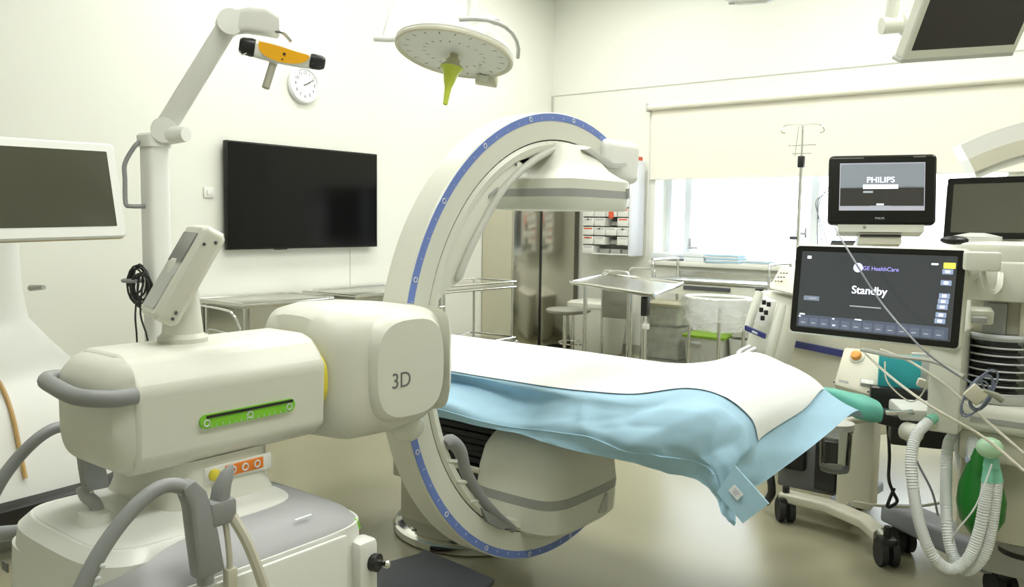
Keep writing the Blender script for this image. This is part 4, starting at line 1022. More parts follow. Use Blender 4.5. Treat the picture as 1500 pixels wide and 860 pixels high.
part(B().tube([lc2 + Vector((0, 0, .1)), lc2 + Vector((.1, .2, .6)), (lc2.x + .1, lc2.y + .2, CEIL)], .03, 10, smooth=3), 'support_arm', WHITE, t)
a1, a2 = Vector((-1.968, 4.454, 2.635)), Vector((-1.646, 4.186, 2.551))
t = thing('ceiling_pendant', 'white jointed ceiling arm just showing at the top edge', 'ceiling arm', (a1.x, a1.y, a1.z - .03))
dd = (a2 - a1)
part(B().tube([a1 + Vector((0, 0, .02)), a1 + dd * .3, a2, a2 + dd * 2 + Vector((0, 0, .25))], [.035, .04, .045, .045], 14), 'arm', WHITE, t)
part(B().box(a1 + dd * .25 + Vector((0, 0, -.018)), (.10, .035, .03), rot=(0, 0, .4), bev=.008), 'joint', LGREY, t)
e = a2 + dd * 2 + Vector((0, 0, .25))
part(B().cyl(e - Vector((0, 0, .06)), (e.x, e.y, CEIL), .045, n=16), 'column', WHITE, t)

# ceiling-hung monitor at top right
BLm = Vector((-0.827, 3.776, 2.100)); BRm = Vector((-0.479, 4.321, 2.182)); TLm = Vector((-0.800, 3.606, 2.278))
ux = (BRm - BLm).normalized(); uy = (TLm - BLm).normalized()
w_, h_ = .62, .42
fm = frame(BLm + ux * w_ / 2 + uy * h_ / 2, ux, uy); fm = fm if fm.to_3x3().col[2].dot(Vector((0, 0, 1.4)) - BLm) > 0 else fm
zc = fm.to_3x3().col[2]
t = thing('ceiling_monitor', 'white framed ceiling-hung monitor switched off at the upper right', 'monitor', (fm.translation.x, fm.translation.y, BLm.z))
fr = part(slab(B(), fm, w_, h_, .05, .012, -.05, .006), 'monitor_frame', CREAM, t)
part(slab(B(), fm @ Matrix.Translation((0, .004, 0)), w_ - .062, h_ - .07, .003, .003, -.0015), 'screen', SCREENW, fr)
part(slab(B(), fm @ Matrix.Translation((0, -h_ / 2 - .006, 0)), w_, .018, .05, .005, -.055), 'lower_lip', LGREY, fr)
q0, q1 = Vector((-0.986, 3.774, 2.234)), Vector((-0.925, 3.822, 2.241)); q2 = Vector((-0.865, 3.870, 2.248))
part(B().cyl(q0, q1, .035, n=20), 'joint', CREAM, t)
part(B().lathe([(.034, 0), (.045, .01), (.047, .05), (.035, .09)], q1, (q2 - q1).to_track_quat('Z', 'Y').to_matrix(), 20), 'tilt_joint', CREAM, t)
part(B().tube([q0.lerp(q1, .5), q0.lerp(q1, .55) + Vector((.02, 0, .35)), (q0.x + .1, q0.y + .1, CEIL)], .026, 12), 'drop_arm', CREAM, t)
part(B().tube([q2, fm @ Vector((-.1, 0, -.06))], .03, 10), 'mount', CREAM, t)

# ------------------------------------------------------------------ anaesthesia workstation
aw = thing('anaesthesia_workstation', 'cream anaesthesia workstation with a large standby touchscreen at right', 'anaesthesia machine', (-.2, 3.75, 0))
bd = aw
part(B().box2((-.52, 3.28, .30), (.45, 3.95, 1.30), bev=.02), 'body', CREAM2, bd)
part(B().box2((-.55, 3.22, 1.28), (.48, 3.98, 1.345), bev=.015), 'top_shelf', CREAM, bd)
part(B().box2((-.535, 3.20, 1.15), (-.28, 3.30, 1.285), bev=.012), 'upper_block', CREAM, bd)
part(B().box2((-.47, 3.255, .86), (-.40, 3.30, 1.14)), 'rail_recess', STRIPE, bd)
part(B().box2((-.36, 3.24, .80), (.30, 3.30, 1.16), bev=.01), 'front_panel', CREAM2, bd)
part(B().box((-0.452, 3.042, 1.290), (.10, .09, .06), rot=(0, 0, .25), bev=.006), 'screen_arm_head', CREAM, bd)
part(B().tube([(-0.459, 3.087, 1.290), (-0.564, 3.287, 1.188)], .03, 10), 'screen_arm', CREAM, bd)
for dx in (0, 9): part(B().tube([(-0.447, 3.068, 1.265), (-0.440, 3.093, 1.211), (-0.424, 3.103, 1.191), (-0.415, 3.138, 1.210), (-0.423, 3.213, 1.256)] if dx == 0 else [(-0.456, 3.062, 1.265), (-0.445, 3.076, 1.207), (-0.421, 3.093, 1.183), (-0.406, 3.132, 1.206), (-0.416, 3.218, 1.256)], .005, 6, smooth=4), 'short_hose', CREAM, bd)
part(B().box((-0.463, 3.166, 1.104), (.07, .06, .05), rot=(.2, 0, .3), bev=.008), 'latch', CREAM, bd)
part(B().box((-0.462, 3.127, 1.094), (.045, .03, .02), rot=(.2, 0, .3), bev=.003), 'latch_tongue', STRIPE, bd)
part(B().box2((-.60, 3.10, .70), (-.50, 3.3, 1.05), bev=.01), 'side_cover', CREAM, bd)
# touchscreen
TL, TR, BL, BR = [Vector(p) for p in ((-1.111, 3.198, 1.326), (-0.507, 3.114, 1.328), (-1.106, 3.164, 0.984), (-0.501, 3.080, 0.990))]
ux = (TR - TL).normalized(); uy = (TL - BL).normalized(); W_, H_ = (TR - TL).length, ((TL - BL).length + (TR - BR).length) / 2
sm = frame((TL + TR + BL + BR) / 4, ux, uy)
scr = part(slab(B(), sm, W_, H_, .035, .018, -.037, .008), 'touchscreen', CREAM, bd)
part(slab(B(), sm, W_ - .012, H_ - .014, .004, .014, -.003), 'glass', BEZEL, scr)
def ui(name, fx, fy, w, h, mat, lift=.0018, r=.002):
    """rectangle on the screen; fx, fy are fractions of the outer frame from its top left"""
    m = sm @ Matrix.Translation(((fx - .5) * W_, (.5 - fy) * H_, 0))
    return part(slab(B(), m, w * W_, h * H_, .0008, r, lift), name, mat, scr)
def uit(s, fx, fy, size, mat, align='CENTER', sub=None, rot=0):
    text(s, size, sm @ Matrix.Translation(((fx - .5) * W_, (.5 - fy) * H_, .0034)) @ Matrix.Rotation(rot, 4, 'Z'), 'screen_text', mat, scr, .0002, align)
ui('display', .50, .50, .90, .84, UI0, .0012)
ui('bottom_bar', .50, .845, .87, .125, UI1)
for k in range(13): ui('bar_key', .085 + .066 * k + .012, .855, .052, .085, M('ui_key', (.07, .08, .11), .2, emit=(.10, .12, .17), estr=1.0), .0024)
for k in range(13): ui('key_text', .095 + .066 * k, .865, .026, .010, UIG, .003, .0005)
ui('key_text', .085, .775, .035, .014, UIW, .003, .0005); ui('key_text', .435, .785, .04, .013, UIW, .003, .0005)
for fx, fy in ((.07, .80), (.29, .87), (.285, .80)): ui('key_text', fx, fy, .014, .014, UIW, .0032, .0005)
ui('icon', .10, .145, .026, .032, UIW); ui('status_text', .835, .165, .038, .018, UIW)
ui('alarm_key', .912, .175, .062, .058, UIY)
for k, fy in enumerate((.235, .345, .475, .53, .585, .665, .725)):
    ui('side_key', .905 - .003 * k, fy, .056, .05, UIB); ui('side_glyph', .905 - .003 * k, fy, .024, .026, UIW, .0028)
ui('left_key', .135, .595, .10, .05, M('ui_left_key', (.12, .14, .18), .2, emit=(.17, .20, .26), estr=1.0)); ui('key_text', .145, .595, .045, .012, UIG, .003, .0005)
uit('Standby', .485, .475, .040, UIW)
for d_ in (-.001, .001): uit('Standby', .485 + d_, .475, .040, UIW)
lg = part(B().lathe([(.017, 0), (.017, .001)], sm @ Vector(((.408 - .5) * W_, (.5 - .235) * H_, .0022)), sm.to_3x3(), 28), 'logo_disc', M('ui_logo', (.5, .5, .9), .2, emit=(.72, .74, .98), estr=1.0), scr)
uit('GE', .408, .236, .016, UIV)
uit('GE HealthCare', .540, .24, .0205, UIV)
ui('small_text', .47, .645, .185, .012, UIG, .0025, .0005)
# absorber canister with black bellows
cc = Vector((-0.414, 3.298, 0.816)); r = .105; z0 = cc.z
part(B().lathe([(r * 1.12, z0 - .01), (r * 1.15, z0), (r * 1.1, z0 + .02)], (cc.x, cc.y, 0)), 'canister_base', LGREY, bd)
prof = [(r * .72, z0 + .01)]
for k in range(7): prof += [(r * .84, z0 + .022 + k * .026), (r * .84, z0 + .030 + k * .026), (r * .70, z0 + .036 + k * .026)]
part(B().lathe(prof + [(.02, z0 + .205)], (cc.x, cc.y, 0), n=32), 'bellows', M('bellows_black', (.035, .037, .04), .4), bd)
part(B().lathe([(r, z0 + .01), (r, z0 + .20), (r * .98, z0 + .215), (r * .9, z0 + .22)], (cc.x, cc.y, 0), n=40), 'canister', SMOKE, bd)
b = B()
for k in range(8): zz = z0 + .022 + k * .026; b.tube([(cc.x + r * 1.003 * math.cos(q * math.pi / 20), cc.y + r * 1.003 * math.sin(q * math.pi / 20), zz) for q in range(40)], .003, 5, closed=True)
part(b, 'canister_rings', M('ring_grey', (.66, .69, .72), .3), bd)
part(B().tube([(cc.x + r * 1.02 * math.cos(q * math.pi / 20), cc.y + r * 1.02 * math.sin(q * math.pi / 20), z0 + .215) for q in range(40)], .009, 8, closed=True), 'canister_rim', M('rim_clear', (.60, .64, .68), .25), bd)
# shelf carrying it
part(B().box2((cc.x - .17, cc.y - .14, z0 - .11), (.35, 3.32, z0 - .012), bev=.03, seg=4), 'absorber_shelf', CREAM, bd)
part(B().box2((cc.x - .06, cc.y - .145, z0 - .07), (.3, cc.y - .138, z0 - .055)), 'shelf_slot', STRIPE, bd)
part(B().box2((cc.x - .10, cc.y - .10, z0 - .22), (.30, 3.3, z0 - .11), bev=.02), 'lower_housing', CREAM2, bd)
c2 = Vector((cc.x + .10, cc.y + .12, 0))
part(B().cyl((c2.x, c2.y, .24), (c2.x, c2.y, z0 - .2), .085, n=28), 'black_canister', BLACK, bd)
for zz in (.26, .42): part(B().lathe([(.088, zz), (.094, zz + .005), (.094, zz + .03), (.088, zz + .035)], (c2.x, c2.y, 0)), 'canister_band', STRIPE, bd)
# undercarriage
part(B().box2((-.45, 3.40, .14), (.45, 3.95, .32), bev=.02), 'chassis', LGREY, bd)
f0, f1 = Vector((-0.820, 3.816, 0.160)), Vector((-0.396, 3.538, 0.150))
part(B().loft([[p + Vector((.8, .6, 0)) * u + Vector((0, 0, 1)) * v for u, v in rrect(.16, hh, .02)] for p, hh in ((f0, .08), (f0.lerp(f1, .5), .09), (f1, .10))]), 'foot', M('foot_blue_grey', (.30, .32, .36), .4), bd)
for p in ((f0.x + .02, f0.y - .02), (f1.x, f1.y), (.35, 3.5), (.35, 3.9)): caster(bd, p, .055, rz=.7)
part(B().box2((-.30, 3.35, .32), (.40, 3.40, .62)), 'lower_door', M('lower_door', (.16, .15, .12), .5), bd)
# bits between stand and canister
part(B().box((-0.821, 3.677, 0.770), (.16, .03, .20), rot=(0, 0, .3), bev=.01), 'side_pouch', TEAL, bd, label='teal cloth pouch')
part(B().box((-0.753, 3.795, 0.790), (.10, .03, .16), rot=(0, 0, .3), bev=.005), 'side_panel', LGREY, bd)
part(B().box((-0.742, 3.729, 0.687), (.40, .16, .10), rot=(0, 0, .3), bev=.01), 'clutter_block', BLACK, bd)  # black clutter behind the white tray, black in itself
part(B().box((-0.675, 3.464, 0.694), (.22, .20, .045), rot=(0, 0, .45), bev=.01), 'white_tray', WHITE, bd)
part(B().box((-0.654, 3.595, 0.581), (.34, .14, .09), rot=(0, 0, .3), bev=.01), 'valve_block', BLACK, bd)
part(B().lathe([(.01, -.03), (.034, -.03), (.036, .02), (.03, .03), (.004, .032)], (-0.688, 3.320, 0.635), Matrix(((.6, 0, .8), (.8, 0, -.6), (0, 1, 0)))), 'gauge', CREAM, bd)
part(B().box((-0.555, 3.289, 0.807), (.24, .035, .03), rot=(0, .28, .3), bev=.006), 'boom', CREAM2, bd)

# breathing circuit
bc = thing('breathing_circuit', 'white corrugated breathing hoses with mint fittings looping below the workstation', 'hoses', (-0.466, 3.007, 0.266))
def hose(pts, r=.0185, name='hose', mat=HOSE, par=None):
    P, _ = spline([Vector(p) for p in pts], 22)
    q = [P[0]]; acc = 0
    out = [P[0]]
    for a, c in zip(P[:-1], P[1:]): out.append(c)
    rs = [r * (1.0 + .05 * (1 if k % 2 else -1)) for k in range(len(out))]
    return part(B().tube(out, rs, 12), name, mat, par)
hose([(-0.589, 3.090, 0.734), (-0.611, 3.031, 0.699), (-0.617, 2.994, 0.631), (-0.602, 2.969, 0.537), (-0.573, 2.954, 0.424), (-0.532, 2.962, 0.323), (-0.481, 2.996, 0.274), (-0.435, 3.023, 0.315), (-0.411, 3.039, 0.404), (-0.400, 3.047, 0.508), (-0.397, 3.056, 0.574)], par=bc)
hose([(-0.522, 3.263, 0.679), (-0.543, 3.205, 0.647), (-0.536, 3.150, 0.559), (-0.521, 3.099, 0.450), (-0.500, 3.054, 0.354), (-0.473, 3.042, 0.290), (-0.439, 3.053, 0.263), (-0.397, 3.054, 0.322), (-0.381, 3.063, 0.405), (-0.375, 3.065, 0.497), (-0.374, 3.074, 0.575)], par=bc)
part(B().cyl((-0.588, 3.091, 0.737), (-0.567, 3.122, 0.753), .019, n=16), 'mint_cuff', MINTP, bc)
part(B().lathe([(.02, 0), (.042, .012), (.046, .03), (.040, .05), (.02, .06)], (-0.568, 3.120, 0.749), Matrix(((.5, .2, .8), (.6, .5, .5), (0, 1, .3)))), 'filter', M('filter_cream', (.66, .70, .52), .4), bc)
part(B().cyl((-0.524, 3.261, 0.676), (-0.508, 3.314, 0.696), .021, n=16), 'mint_cuff', MINTP, bc)
for x in (1446, 1460): part(B().cyl((-0.397, 3.056, 0.572) if x == 1446 else (-0.374, 3.074, 0.573), (-0.397, 3.062, 0.630) if x == 1446 else (-0.385, 3.072, 0.630), .021, .016, n=16), 'mint_cuff', MINTP, bc)
part(B().tube([(-0.391, 3.066, 0.621), (-0.394, 3.068, 0.665)], [.026, .018], 14), 'y_piece', MINTP, bc)
part(B().ball((-0.396, 3.044, 0.688), .041, (1, .8, .85), 20), 'filter_housing', MASK, bc)
t = solo(B().lathe([(.012, .31), (.02, .29), (.036, .26), (.066, .19), (.076, .13), (.068, .07), (.036, .015), (.006, 0)], Vector((-0.412, 3.147, 0.348)), (0.0, -.10, 0), 24), 'breathing_bag', BAG, 'dark green rubber breathing bag hanging behind the hoses', 'bag')
part(B().tube([(-0.505, 3.325, 0.774), (-0.476, 3.237, 0.696), (-0.456, 3.154, 0.607)], .022, 12, smooth=3), 'bag_tube', HOSE, bc)
part(B().lathe([(.026, 0), (.026, .018)], (-0.456, 3.154, 0.603), n=16), 'bag_collar', M('collar_lilac', (.5, .52, .72), .4), bc)
part(B().tube([(-0.543, 3.323, 0.794), (-0.535, 3.313, 0.647), (-0.512, 3.317, 0.525), (-0.504, 3.316, 0.452)], .016, 10, smooth=3), 'clear_hose', HOSE, bc)

# loose cables
def cable(label, pts, r, mat):
    return solo(B().tube([Vector(p) for p in pts], r, 6, smooth=6), 'cable', mat, label, 'cable', group='loose cables by the workstation')
cable('thin grey cable running diagonally across the touchscreen', [(-1.088, 3.602, 1.393), (-0.903, 3.128, 1.326), (-0.747, 3.025, 1.140), (-0.605, 2.944, 1.015), (-0.517, 2.954, 0.945), (-0.452, 2.974, 0.906)], .0035, CABLEG)
cable('long ivory cable slanting down past the filters to the right edge', [(-0.868, 3.277, 0.933), (-0.723, 3.067, 0.886), (-0.562, 2.931, 0.824), (-0.400, 2.921, 0.748), (-0.281, 2.877, 0.673)], .0045, CABLE)
cable('ivory cable arching from under the screen to the canister shelf', [(-0.798, 3.268, 0.941), (-0.681, 3.167, 0.926), (-0.551, 3.072, 0.879), (-0.457, 3.012, 0.822), (-0.290, 2.938, 0.711)], .0045, CABLE)
cable('bundled grey tube from the module towards the clipped coil', [(-0.854, 3.225, 0.940), (-0.708, 3.085, 0.948), (-0.564, 3.007, 0.955), (-0.470, 2.962, 0.923)], .008, M('tube_grey', (.42, .42, .36), .35))
cable('thin cable hanging in a loop under the touchscreen', [(-0.783, 3.275, 0.896), (-0.758, 3.224, 0.830), (-0.679, 3.215, 0.772), (-0.638, 3.225, 0.808), (-0.621, 3.209, 0.886)], .003, CABLE)
cable('black cable dropping from the mint cushion to the stand base', [(-0.860, 3.690, 0.589), (-0.844, 3.686, 0.446), (-0.840, 3.678, 0.346), (-0.823, 3.686, 0.289), (-0.806, 3.693, 0.247), (-0.837, 3.668, 0.226), (-0.819, 3.690, 0.304)], .007, BCABLE)
cable('dark thin cable hanging behind the corrugated hoses', [(-0.730, 3.410, 0.594), (-0.672, 3.382, 0.504), (-0.614, 3.353, 0.418), (-0.591, 3.362, 0.330)], .004, CABLEG)
cable('ivory cable lying along the stand base', [(-0.978, 3.683, 0.211), (-0.872, 3.702, 0.212), (-0.746, 3.738, 0.228), (-0.656, 3.748, 0.260)], .006, CABLE)
cable('thin white tube crossing in front of the bag', [(-0.380, 2.989, 0.650), (-0.413, 2.961, 0.516), (-0.466, 2.960, 0.414), (-0.481, 3.006, 0.362)], .003, HOSE)
b = B(); o = Vector((-0.432, 2.986, 0.874))
for k in range(5): b.tube([o + Vector((.79, .61, 0)) * (.020 + .009 * k) * math.cos(q * math.pi / 9 + .3 * k) + Vector((.006 * (k % 3), -.003 * k, (.036 + .010 * k) * math.sin(q * math.pi / 9 + .5 * k) - .006 * (k % 2))) for q in range(18)], .0032, 6, closed=True)
solo(b, 'coiled_lead', M('lead_blue_grey', (.17, .20, .27), .35), 'coiled blue-grey sensor lead clipped beside the canister', 'lead')
solo(B().box(o + Vector((.0, -.04, .0)), (.055, .012, .05), rot=(.1, .7, .5), bev=.004), 'lead_clip', CREAM2, 'beige clip holding the coiled sensor lead', 'clip')
solo(B().tube([(-0.413, 2.952, 0.889), (-0.378, 2.977, 0.872), (-0.363, 2.987, 0.859)], [.006, .011, .012], 10), 'lead_connector', M('conn_grey', (.33, .34, .28), .4), 'grey green connector lying on the canister shelf', 'connector')

# ------------------------------------------------------------------ patient monitor
TL, TR, BL = Vector((-1.208, 3.863, 1.710)), Vector((-0.797, 4.014, 1.714)), Vector((-1.177, 3.815, 1.404))
ux, uy = (TR - TL).normalized(), (TL - BL).normalized(); W_, H_ = (TR - TL).length, (TL - BL).length
sm = frame(TL + ux * W_ / 2 - uy * H_ / 2, ux, uy)
px0, py0 = sm.translation.x, sm.translation.y
bk = -sm.to_3x3().col[2]
t = thing('patient_monitor', 'black-framed patient monitor showing a start-up screen above the workstation', 'monitor', (px0, py0, 1.345))
pmn = part(slab(B(), sm, W_, H_, .05, .020, -.05, .010), 'monitor_frame', BEZEL, t)
part(slab(B(), sm @ Matrix.Translation((0, .01, 0)), W_ * .9, H_ * 1.02, .08, .03, -.13, .02), 'rear_shell', CREAM, t)
part(slab(B(), sm @ Matrix.Translation((.0, .012, 0)), W_ * .79, H_ * .685, .0012, .001, .0), 'screen_edge', M('ui_edge', (.3, .3, .34), .2, emit=(.28, .29, .33), estr=1.0), pmn)
part(slab(B(), sm @ Matrix.Translation((0, .060, 0)), W_ * .775, H_ * .345, .0012, .001, .0008), 'screen_upper', UIS, pmn)
part(slab(B(), sm @ Matrix.Translation((0, -.031, 0)), W_ * .775, H_ * .28, .0012, .001, .0008), 'screen_lower', M('ui_dark', (.02, .02, .018), .15, emit=(.035, .035, .03), estr=1.0), pmn)
for d_ in (-.0004, .0004): text('PHILIPS', .036, sm @ Matrix.Translation((d_ - .005, .041, .0028)), 'lettering', UIW, pmn, .0003)
part(slab(B(), sm @ Matrix.Translation((-.005, .011, 0)), W_ * .325, .019, .0012, .001, .0018), 'progress_bar', UIW, pmn)
part(slab(B(), sm @ Matrix.Translation((-.055, -.012, 0)), .04, .009, .0012, .001, .0018), 'small_text', UIG, pmn)
part(slab(B(), sm @ Matrix.Translation((-.005, -.068, 0)), .03, .007, .0012, .001, .0018), 'small_text', UIW, pmn)
part(slab(B(), sm @ Matrix.Translation((-.005, -.077, 0)), .085, .006, .0012, .001, .0018), 'small_text', UIG, pmn)
text('PHILIPS', .012, sm @ Matrix.Translation((-.005, -H_ / 2 + .026, .0005)), 'bezel_lettering', UIG, pmn, .0003)
part(slab(B(), sm @ Matrix.Translation((-.14, H_ / 2 - .014, 0)), .13, .004, .001, .001, .0), 'bezel_print', M('bezel_print', (.2, .2, .17), .4), pmn)
part(slab(B(), sm @ Matrix.Translation((.15, H_ / 2 - .012, 0)), .05, .005, .001, .001, .0), 'bezel_print', M('bezel_print', (.2, .2, .17), .4), pmn)
part(slab(B(), sm @ Matrix.Translation((.0, -H_ / 2 - .015, 0)), W_ * .8, .036, .12, .006, -.13), 'base_block', CREAM, t)
part(B().ball(sm @ Vector((-.065, -H_ / 2 - .012, -.008)), .007, (1, 1, 1), 8), 'power_key', STRIPE, t)
part(slab(B(), sm @ Matrix.Translation((.0, -H_ / 2 - .060, 0)), W_ * .40, .05, .16, .006, -.18), 'neck_block', CREAM2, t)
part(slab(B(), sm @ Matrix.Translation((.0, -H_ / 2 - .048, 0)), W_ * .38, .010, .01, .003, -.022), 'neck_slot', BLACK, t)
part(B().tube([sm @ Vector((.0, -H_ / 2 - .07, -.1)), sm @ Vector((.0, -H_ / 2 - .5, -.1)) + Vector((.3, .1, -.1))], .035, 12), 'support_post', CREAM2, t)
part(slab(B(), sm @ Matrix.Translation((-.15, -H_ / 2 - .075, 0)), .10, .010, .1, .004, -.12), 'side_tray', DGREY, t)
for k in range(3): cable(('leftmost', 'middle', 'rightmost')[k] + ' of the thin leads hanging left of the patient monitor', [sm @ Vector((-W_ / 2 + .01, .03 - .02 * k, -.03)), sm @ Vector((-W_ / 2 - .035 - .008 * k, -.05, -.04)), sm @ Vector((-W_ / 2 - .04 + .016 * k, -.2, -.04)), sm @ Vector((-W_ / 2 - .02 + .03 * k, -.42, -.06))], .0022, CABLEG)

# second grey-screened monitor at the right edge
TL, TR, BL = Vector((-0.725, 3.904, 1.602)), Vector((-0.446, 3.869, 1.605)), Vector((-0.726, 3.880, 1.348))
ux, uy = (TR - TL).normalized(), (TL - BL).normalized(); W_, H_ = .50, (TL - BL).length
sm = frame(TL + ux * W_ / 2 - uy * H_ / 2, ux, uy)
t = thing('auxiliary_monitor', 'dark grey blank monitor at the right edge behind the workstation', 'monitor', (sm.translation.x, sm.translation.y, 1.345))
f_ = part(slab(B(), sm, W_, H_, .03, .010, -.033, .006), 'monitor_shell', CREAM, t)
part(slab(B(), sm, W_ - .004, H_ - .004, .004, .009, -.003), 'bezel', BEZEL, f_)
part(slab(B(), sm, W_ - .055, H_ - .055, .001, .003, .001), 'screen', M('olive_screen', (.10, .10, .075), .12), f_)
part(B().tube([sm @ Vector((0, -.05, -.03)), sm @ Vector((0, -.16, -.09)), sm @ Vector((0, -.16, -.09)) + Vector((0, 0, -.1))], .03, 10), 'stand', WHITE, t)
part(B().lathe([(.10, 0), (.10, .015), (.04, .03)], (sm @ Vector((-.12, 0, -.02))).xy.to_3d() + Vector((0, 0, 1.346))), 'foot', WHITE, t)
solo(B().ball(Vector((-0.647, 3.684, 1.346)), .04, (1.3, .8, .45), 14), 'black_mouse', BLACK, 'small black rounded device lying under the grey monitor', 'mouse')

# arched white imaging unit in the background
ay = Vector((-0.621, 5.392, 1.675)); yy = ay.y
C0 = Vector((-0.340, 5.495, 0.629))
def arch(r0, r1, x_, d_, a0=40, a1=118, n=30):
    secs = []
    for k in range(n + 1):
        a = math.radians(a0 + (a1 - a0) * k / n); q = Vector((.93 * math.cos(a), .37 * math.cos(a), math.sin(a)))
        n_ = Vector((.37, -.93, 0))
        secs.append([C0 + q * r + n_ * s for r, s in ((r0, x_), (r1, x_), (r1, x_ + d_), (r0, x_ + d_))])
    return B().loft(secs)
t = thing('arched_unit', 'white arched imaging unit with a beige band in the background at right', 'imaging unit', (C0.x, C0.y, 0))
part(arch(1.29, 1.38, -.1, .2), 'arch_shell', WHITE, t)
part(arch(1.21, 1.29, -.08, .19), 'arch_band', CREAM2, t)
part(arch(1.17, 1.21, -.06, .15), 'arch_lining', WHITE, t)
part(B().box((C0.x + .05, C0.y + .15, 1.05), (1.5, .45, 1.2), rot=(0, 0, .38), bev=.05), 'unit_body', WHITE, t)
part(B().box((C0.x + .05, C0.y + .15, .29), (1.3, .42, .40), rot=(0, 0, .38), bev=.03), 'unit_base', LGREY, t)
for u, v in ((-.35, .0), (.5, -.4), (-.2, .35), (.6, .1)): caster(t, (C0.x + u, C0.y + v + .2), .05)

# ------------------------------------------------------------------ cream console with blue stripe
t = thing('stripe_console', 'cream medical console with a navy stripe behind the table end', 'console', (-1.65, 4.6, 0))
P2 = lambda *a: Vector(a)
bkv = Vector((.62, .95, 0)).normalized() * .5
f = [Vector(p) for p in ((-1.722, 4.694, 0.847), (-1.521, 4.572, 1.118), (-1.174, 4.350, 1.094), (-1.125, 4.302, 0.348), (-1.715, 4.676, 0.252), (-1.778, 4.723, 0.558))]
part(B().prism(f, bkv, bev=.012), 'console_body', CREAM2, t)
st = [Vector(p) for p in ((-1.727, 4.695, 0.759), (-1.233, 4.380, 0.764), (-1.231, 4.378, 0.730), (-1.725, 4.693, 0.724))]
part(B().prism([p - bkv.normalized() * .03 for p in st], bkv.normalized() * .02), 'navy_stripe', NAVY, t)
hd = [Vector(p) for p in ((-1.729, 4.435, 1.042), (-1.544, 4.437, 1.009), (-1.580, 4.297, 0.620), (-1.681, 4.288, 0.628), (-1.751, 4.317, 0.747))]
part(B().prism(hd, bkv * .22, bev=.02), 'front_head', CREAM, t)
fr_ = [Vector(p) for p in ((-1.675, 4.365, 1.024), (-1.593, 4.369, 0.992), (-1.601, 4.307, 0.858), (-1.678, 4.291, 0.885))]
pl = part(B().prism([p - bkv * .10 for p in fr_], bkv * .09, bev=.004), 'socket_plate', WHITE, t)
for q in ((-1.620, 4.237, 0.992), (-1.600, 4.252, 0.982), (-1.608, 4.240, 0.939), (-1.629, 4.226, 0.953), (-1.621, 4.228, 0.910)):
    part(B().box(q, (.020, .02, .024), rot=(0, 0, .5), bev=.002), 'socket', BLACK, pl)
part(B().tube([(-1.536, 4.274, 0.985), (-1.543, 4.245, 0.901), (-1.556, 4.207, 0.779), (-1.568, 4.184, 0.655)], [.022, .026, .028, .02], 12, smooth=4), 'front_bar', CREAM, t)
part(B().tube([(-1.684, 4.331, 1.036), (-1.693, 4.286, 0.940), (-1.706, 4.252, 0.850)], [.022, .024, .022], 12, smooth=4), 'front_bar', CREAM, t)
part(B().prism([Vector(p) for p in ((-1.699, 4.205, 0.869), (-1.579, 4.183, 0.836), (-1.580, 4.180, 0.811), (-1.697, 4.203, 0.844))], (.0, -.02, 0)), 'navy_badge', NAVY, t)
part(B().prism([Vector(p) + Vector((0, -.022, 0)) for p in ((-1.653, 4.196, 0.849), (-1.622, 4.191, 0.840), (-1.621, 4.191, 0.829), (-1.653, 4.195, 0.838))], (.0, -.002, 0)), 'badge_print', MARK, t)
tp = [Vector(p) for p in ((-1.666, 4.417, 1.054), (-1.527, 4.384, 1.036), (-1.605, 4.614, 1.154), (-1.705, 4.675, 1.158))]
kp = part(B().prism(tp, bkv * .3, bev=.008), 'top_panel', M('panel_beige', (.64, .62, .48), .45), t)
b = B()
for i in range(3):
    for j in range(3): b.box((-1.644, 4.512, 1.137) if False else Vector((-1.630, 4.495, 1.134)) + Vector((.79, .61, 0)) * (.016 * i) + Vector((-.01, -.01, -.022)) * j, (.009, .009, .006), bev=.001)
part(b, 'key', DGREY, kp)
for o in (0, .05): part(B().tube([Vector(p) + Vector((o, -o, 0)) for p in ((-1.664, 4.177, 0.760), (-1.686, 4.089, 0.736), (-1.655, 4.068, 0.706), (-1.584, 4.093, 0.683))], .012, 10, smooth=4), 'hand_rail', M('rail_white', (.72, .74, .76), .3), t)
part(B().box((-1.60, 4.98, .30), (.6, .5, .42), rot=(0, 0, .58), bev=.02), 'lower_cabinet', CREAM2, t)
part(B().box((-1.60, 4.98, .08), (.56, .46, .06), rot=(0, 0, .58), bev=.01), 'plinth', DGREY, t)
for u, v in ((-.3, -.1), (.2, -.25), (-.15, .3), (.3, .15)): caster(t, (-1.60 + u, 4.98 + v), .045)

# ------------------------------------------------------------------ pump stand with orange knob
t = thing('pump_stand', 'cream pump module with an orange knob on a wheeled post', 'pump stand', (-1.0, 3.88, 0))
f = [Vector(p) for p in ((-1.072, 3.765, 0.868), (-0.924, 3.761, 0.872), (-0.874, 3.703, 0.803), (-0.856, 3.628, 0.712), (-0.878, 3.613, 0.692), (-1.075, 3.643, 0.718))]
nrm = (f[1] - f[0]).cross(f[5] - f[0]).normalized()
if nrm.dot(Vector((0, 0, 1.4)) - f[0]) < 0: nrm = -nrm
pl = part(B().prism([p - nrm * .09 for p in f], nrm * .09, bev=.012), 'pump_module', CREAM2, t)
kc = Vector((-1.007, 3.734, 0.833))
rm = nrm.to_track_quat('Z', 'Y').to_matrix()
part(B().lathe([(.034, 0), (.030, .006), (.02, .009)], kc, rm), 'knob_seat', CREAM, pl)
part(B().lathe([(.022, .006), (.023, .018), (.018, .028), (.004, .030)], kc, rm), 'orange_knob', OKNOB, pl)
wd = [Vector(p) for p in ((-0.968, 3.666, 0.752), (-0.923, 3.662, 0.750), (-0.919, 3.641, 0.724), (-0.964, 3.645, 0.727))]
part(B().prism([p + nrm * .002 for p in wd], nrm * .006, bev=.002), 'window_rim', STRIPE, pl)
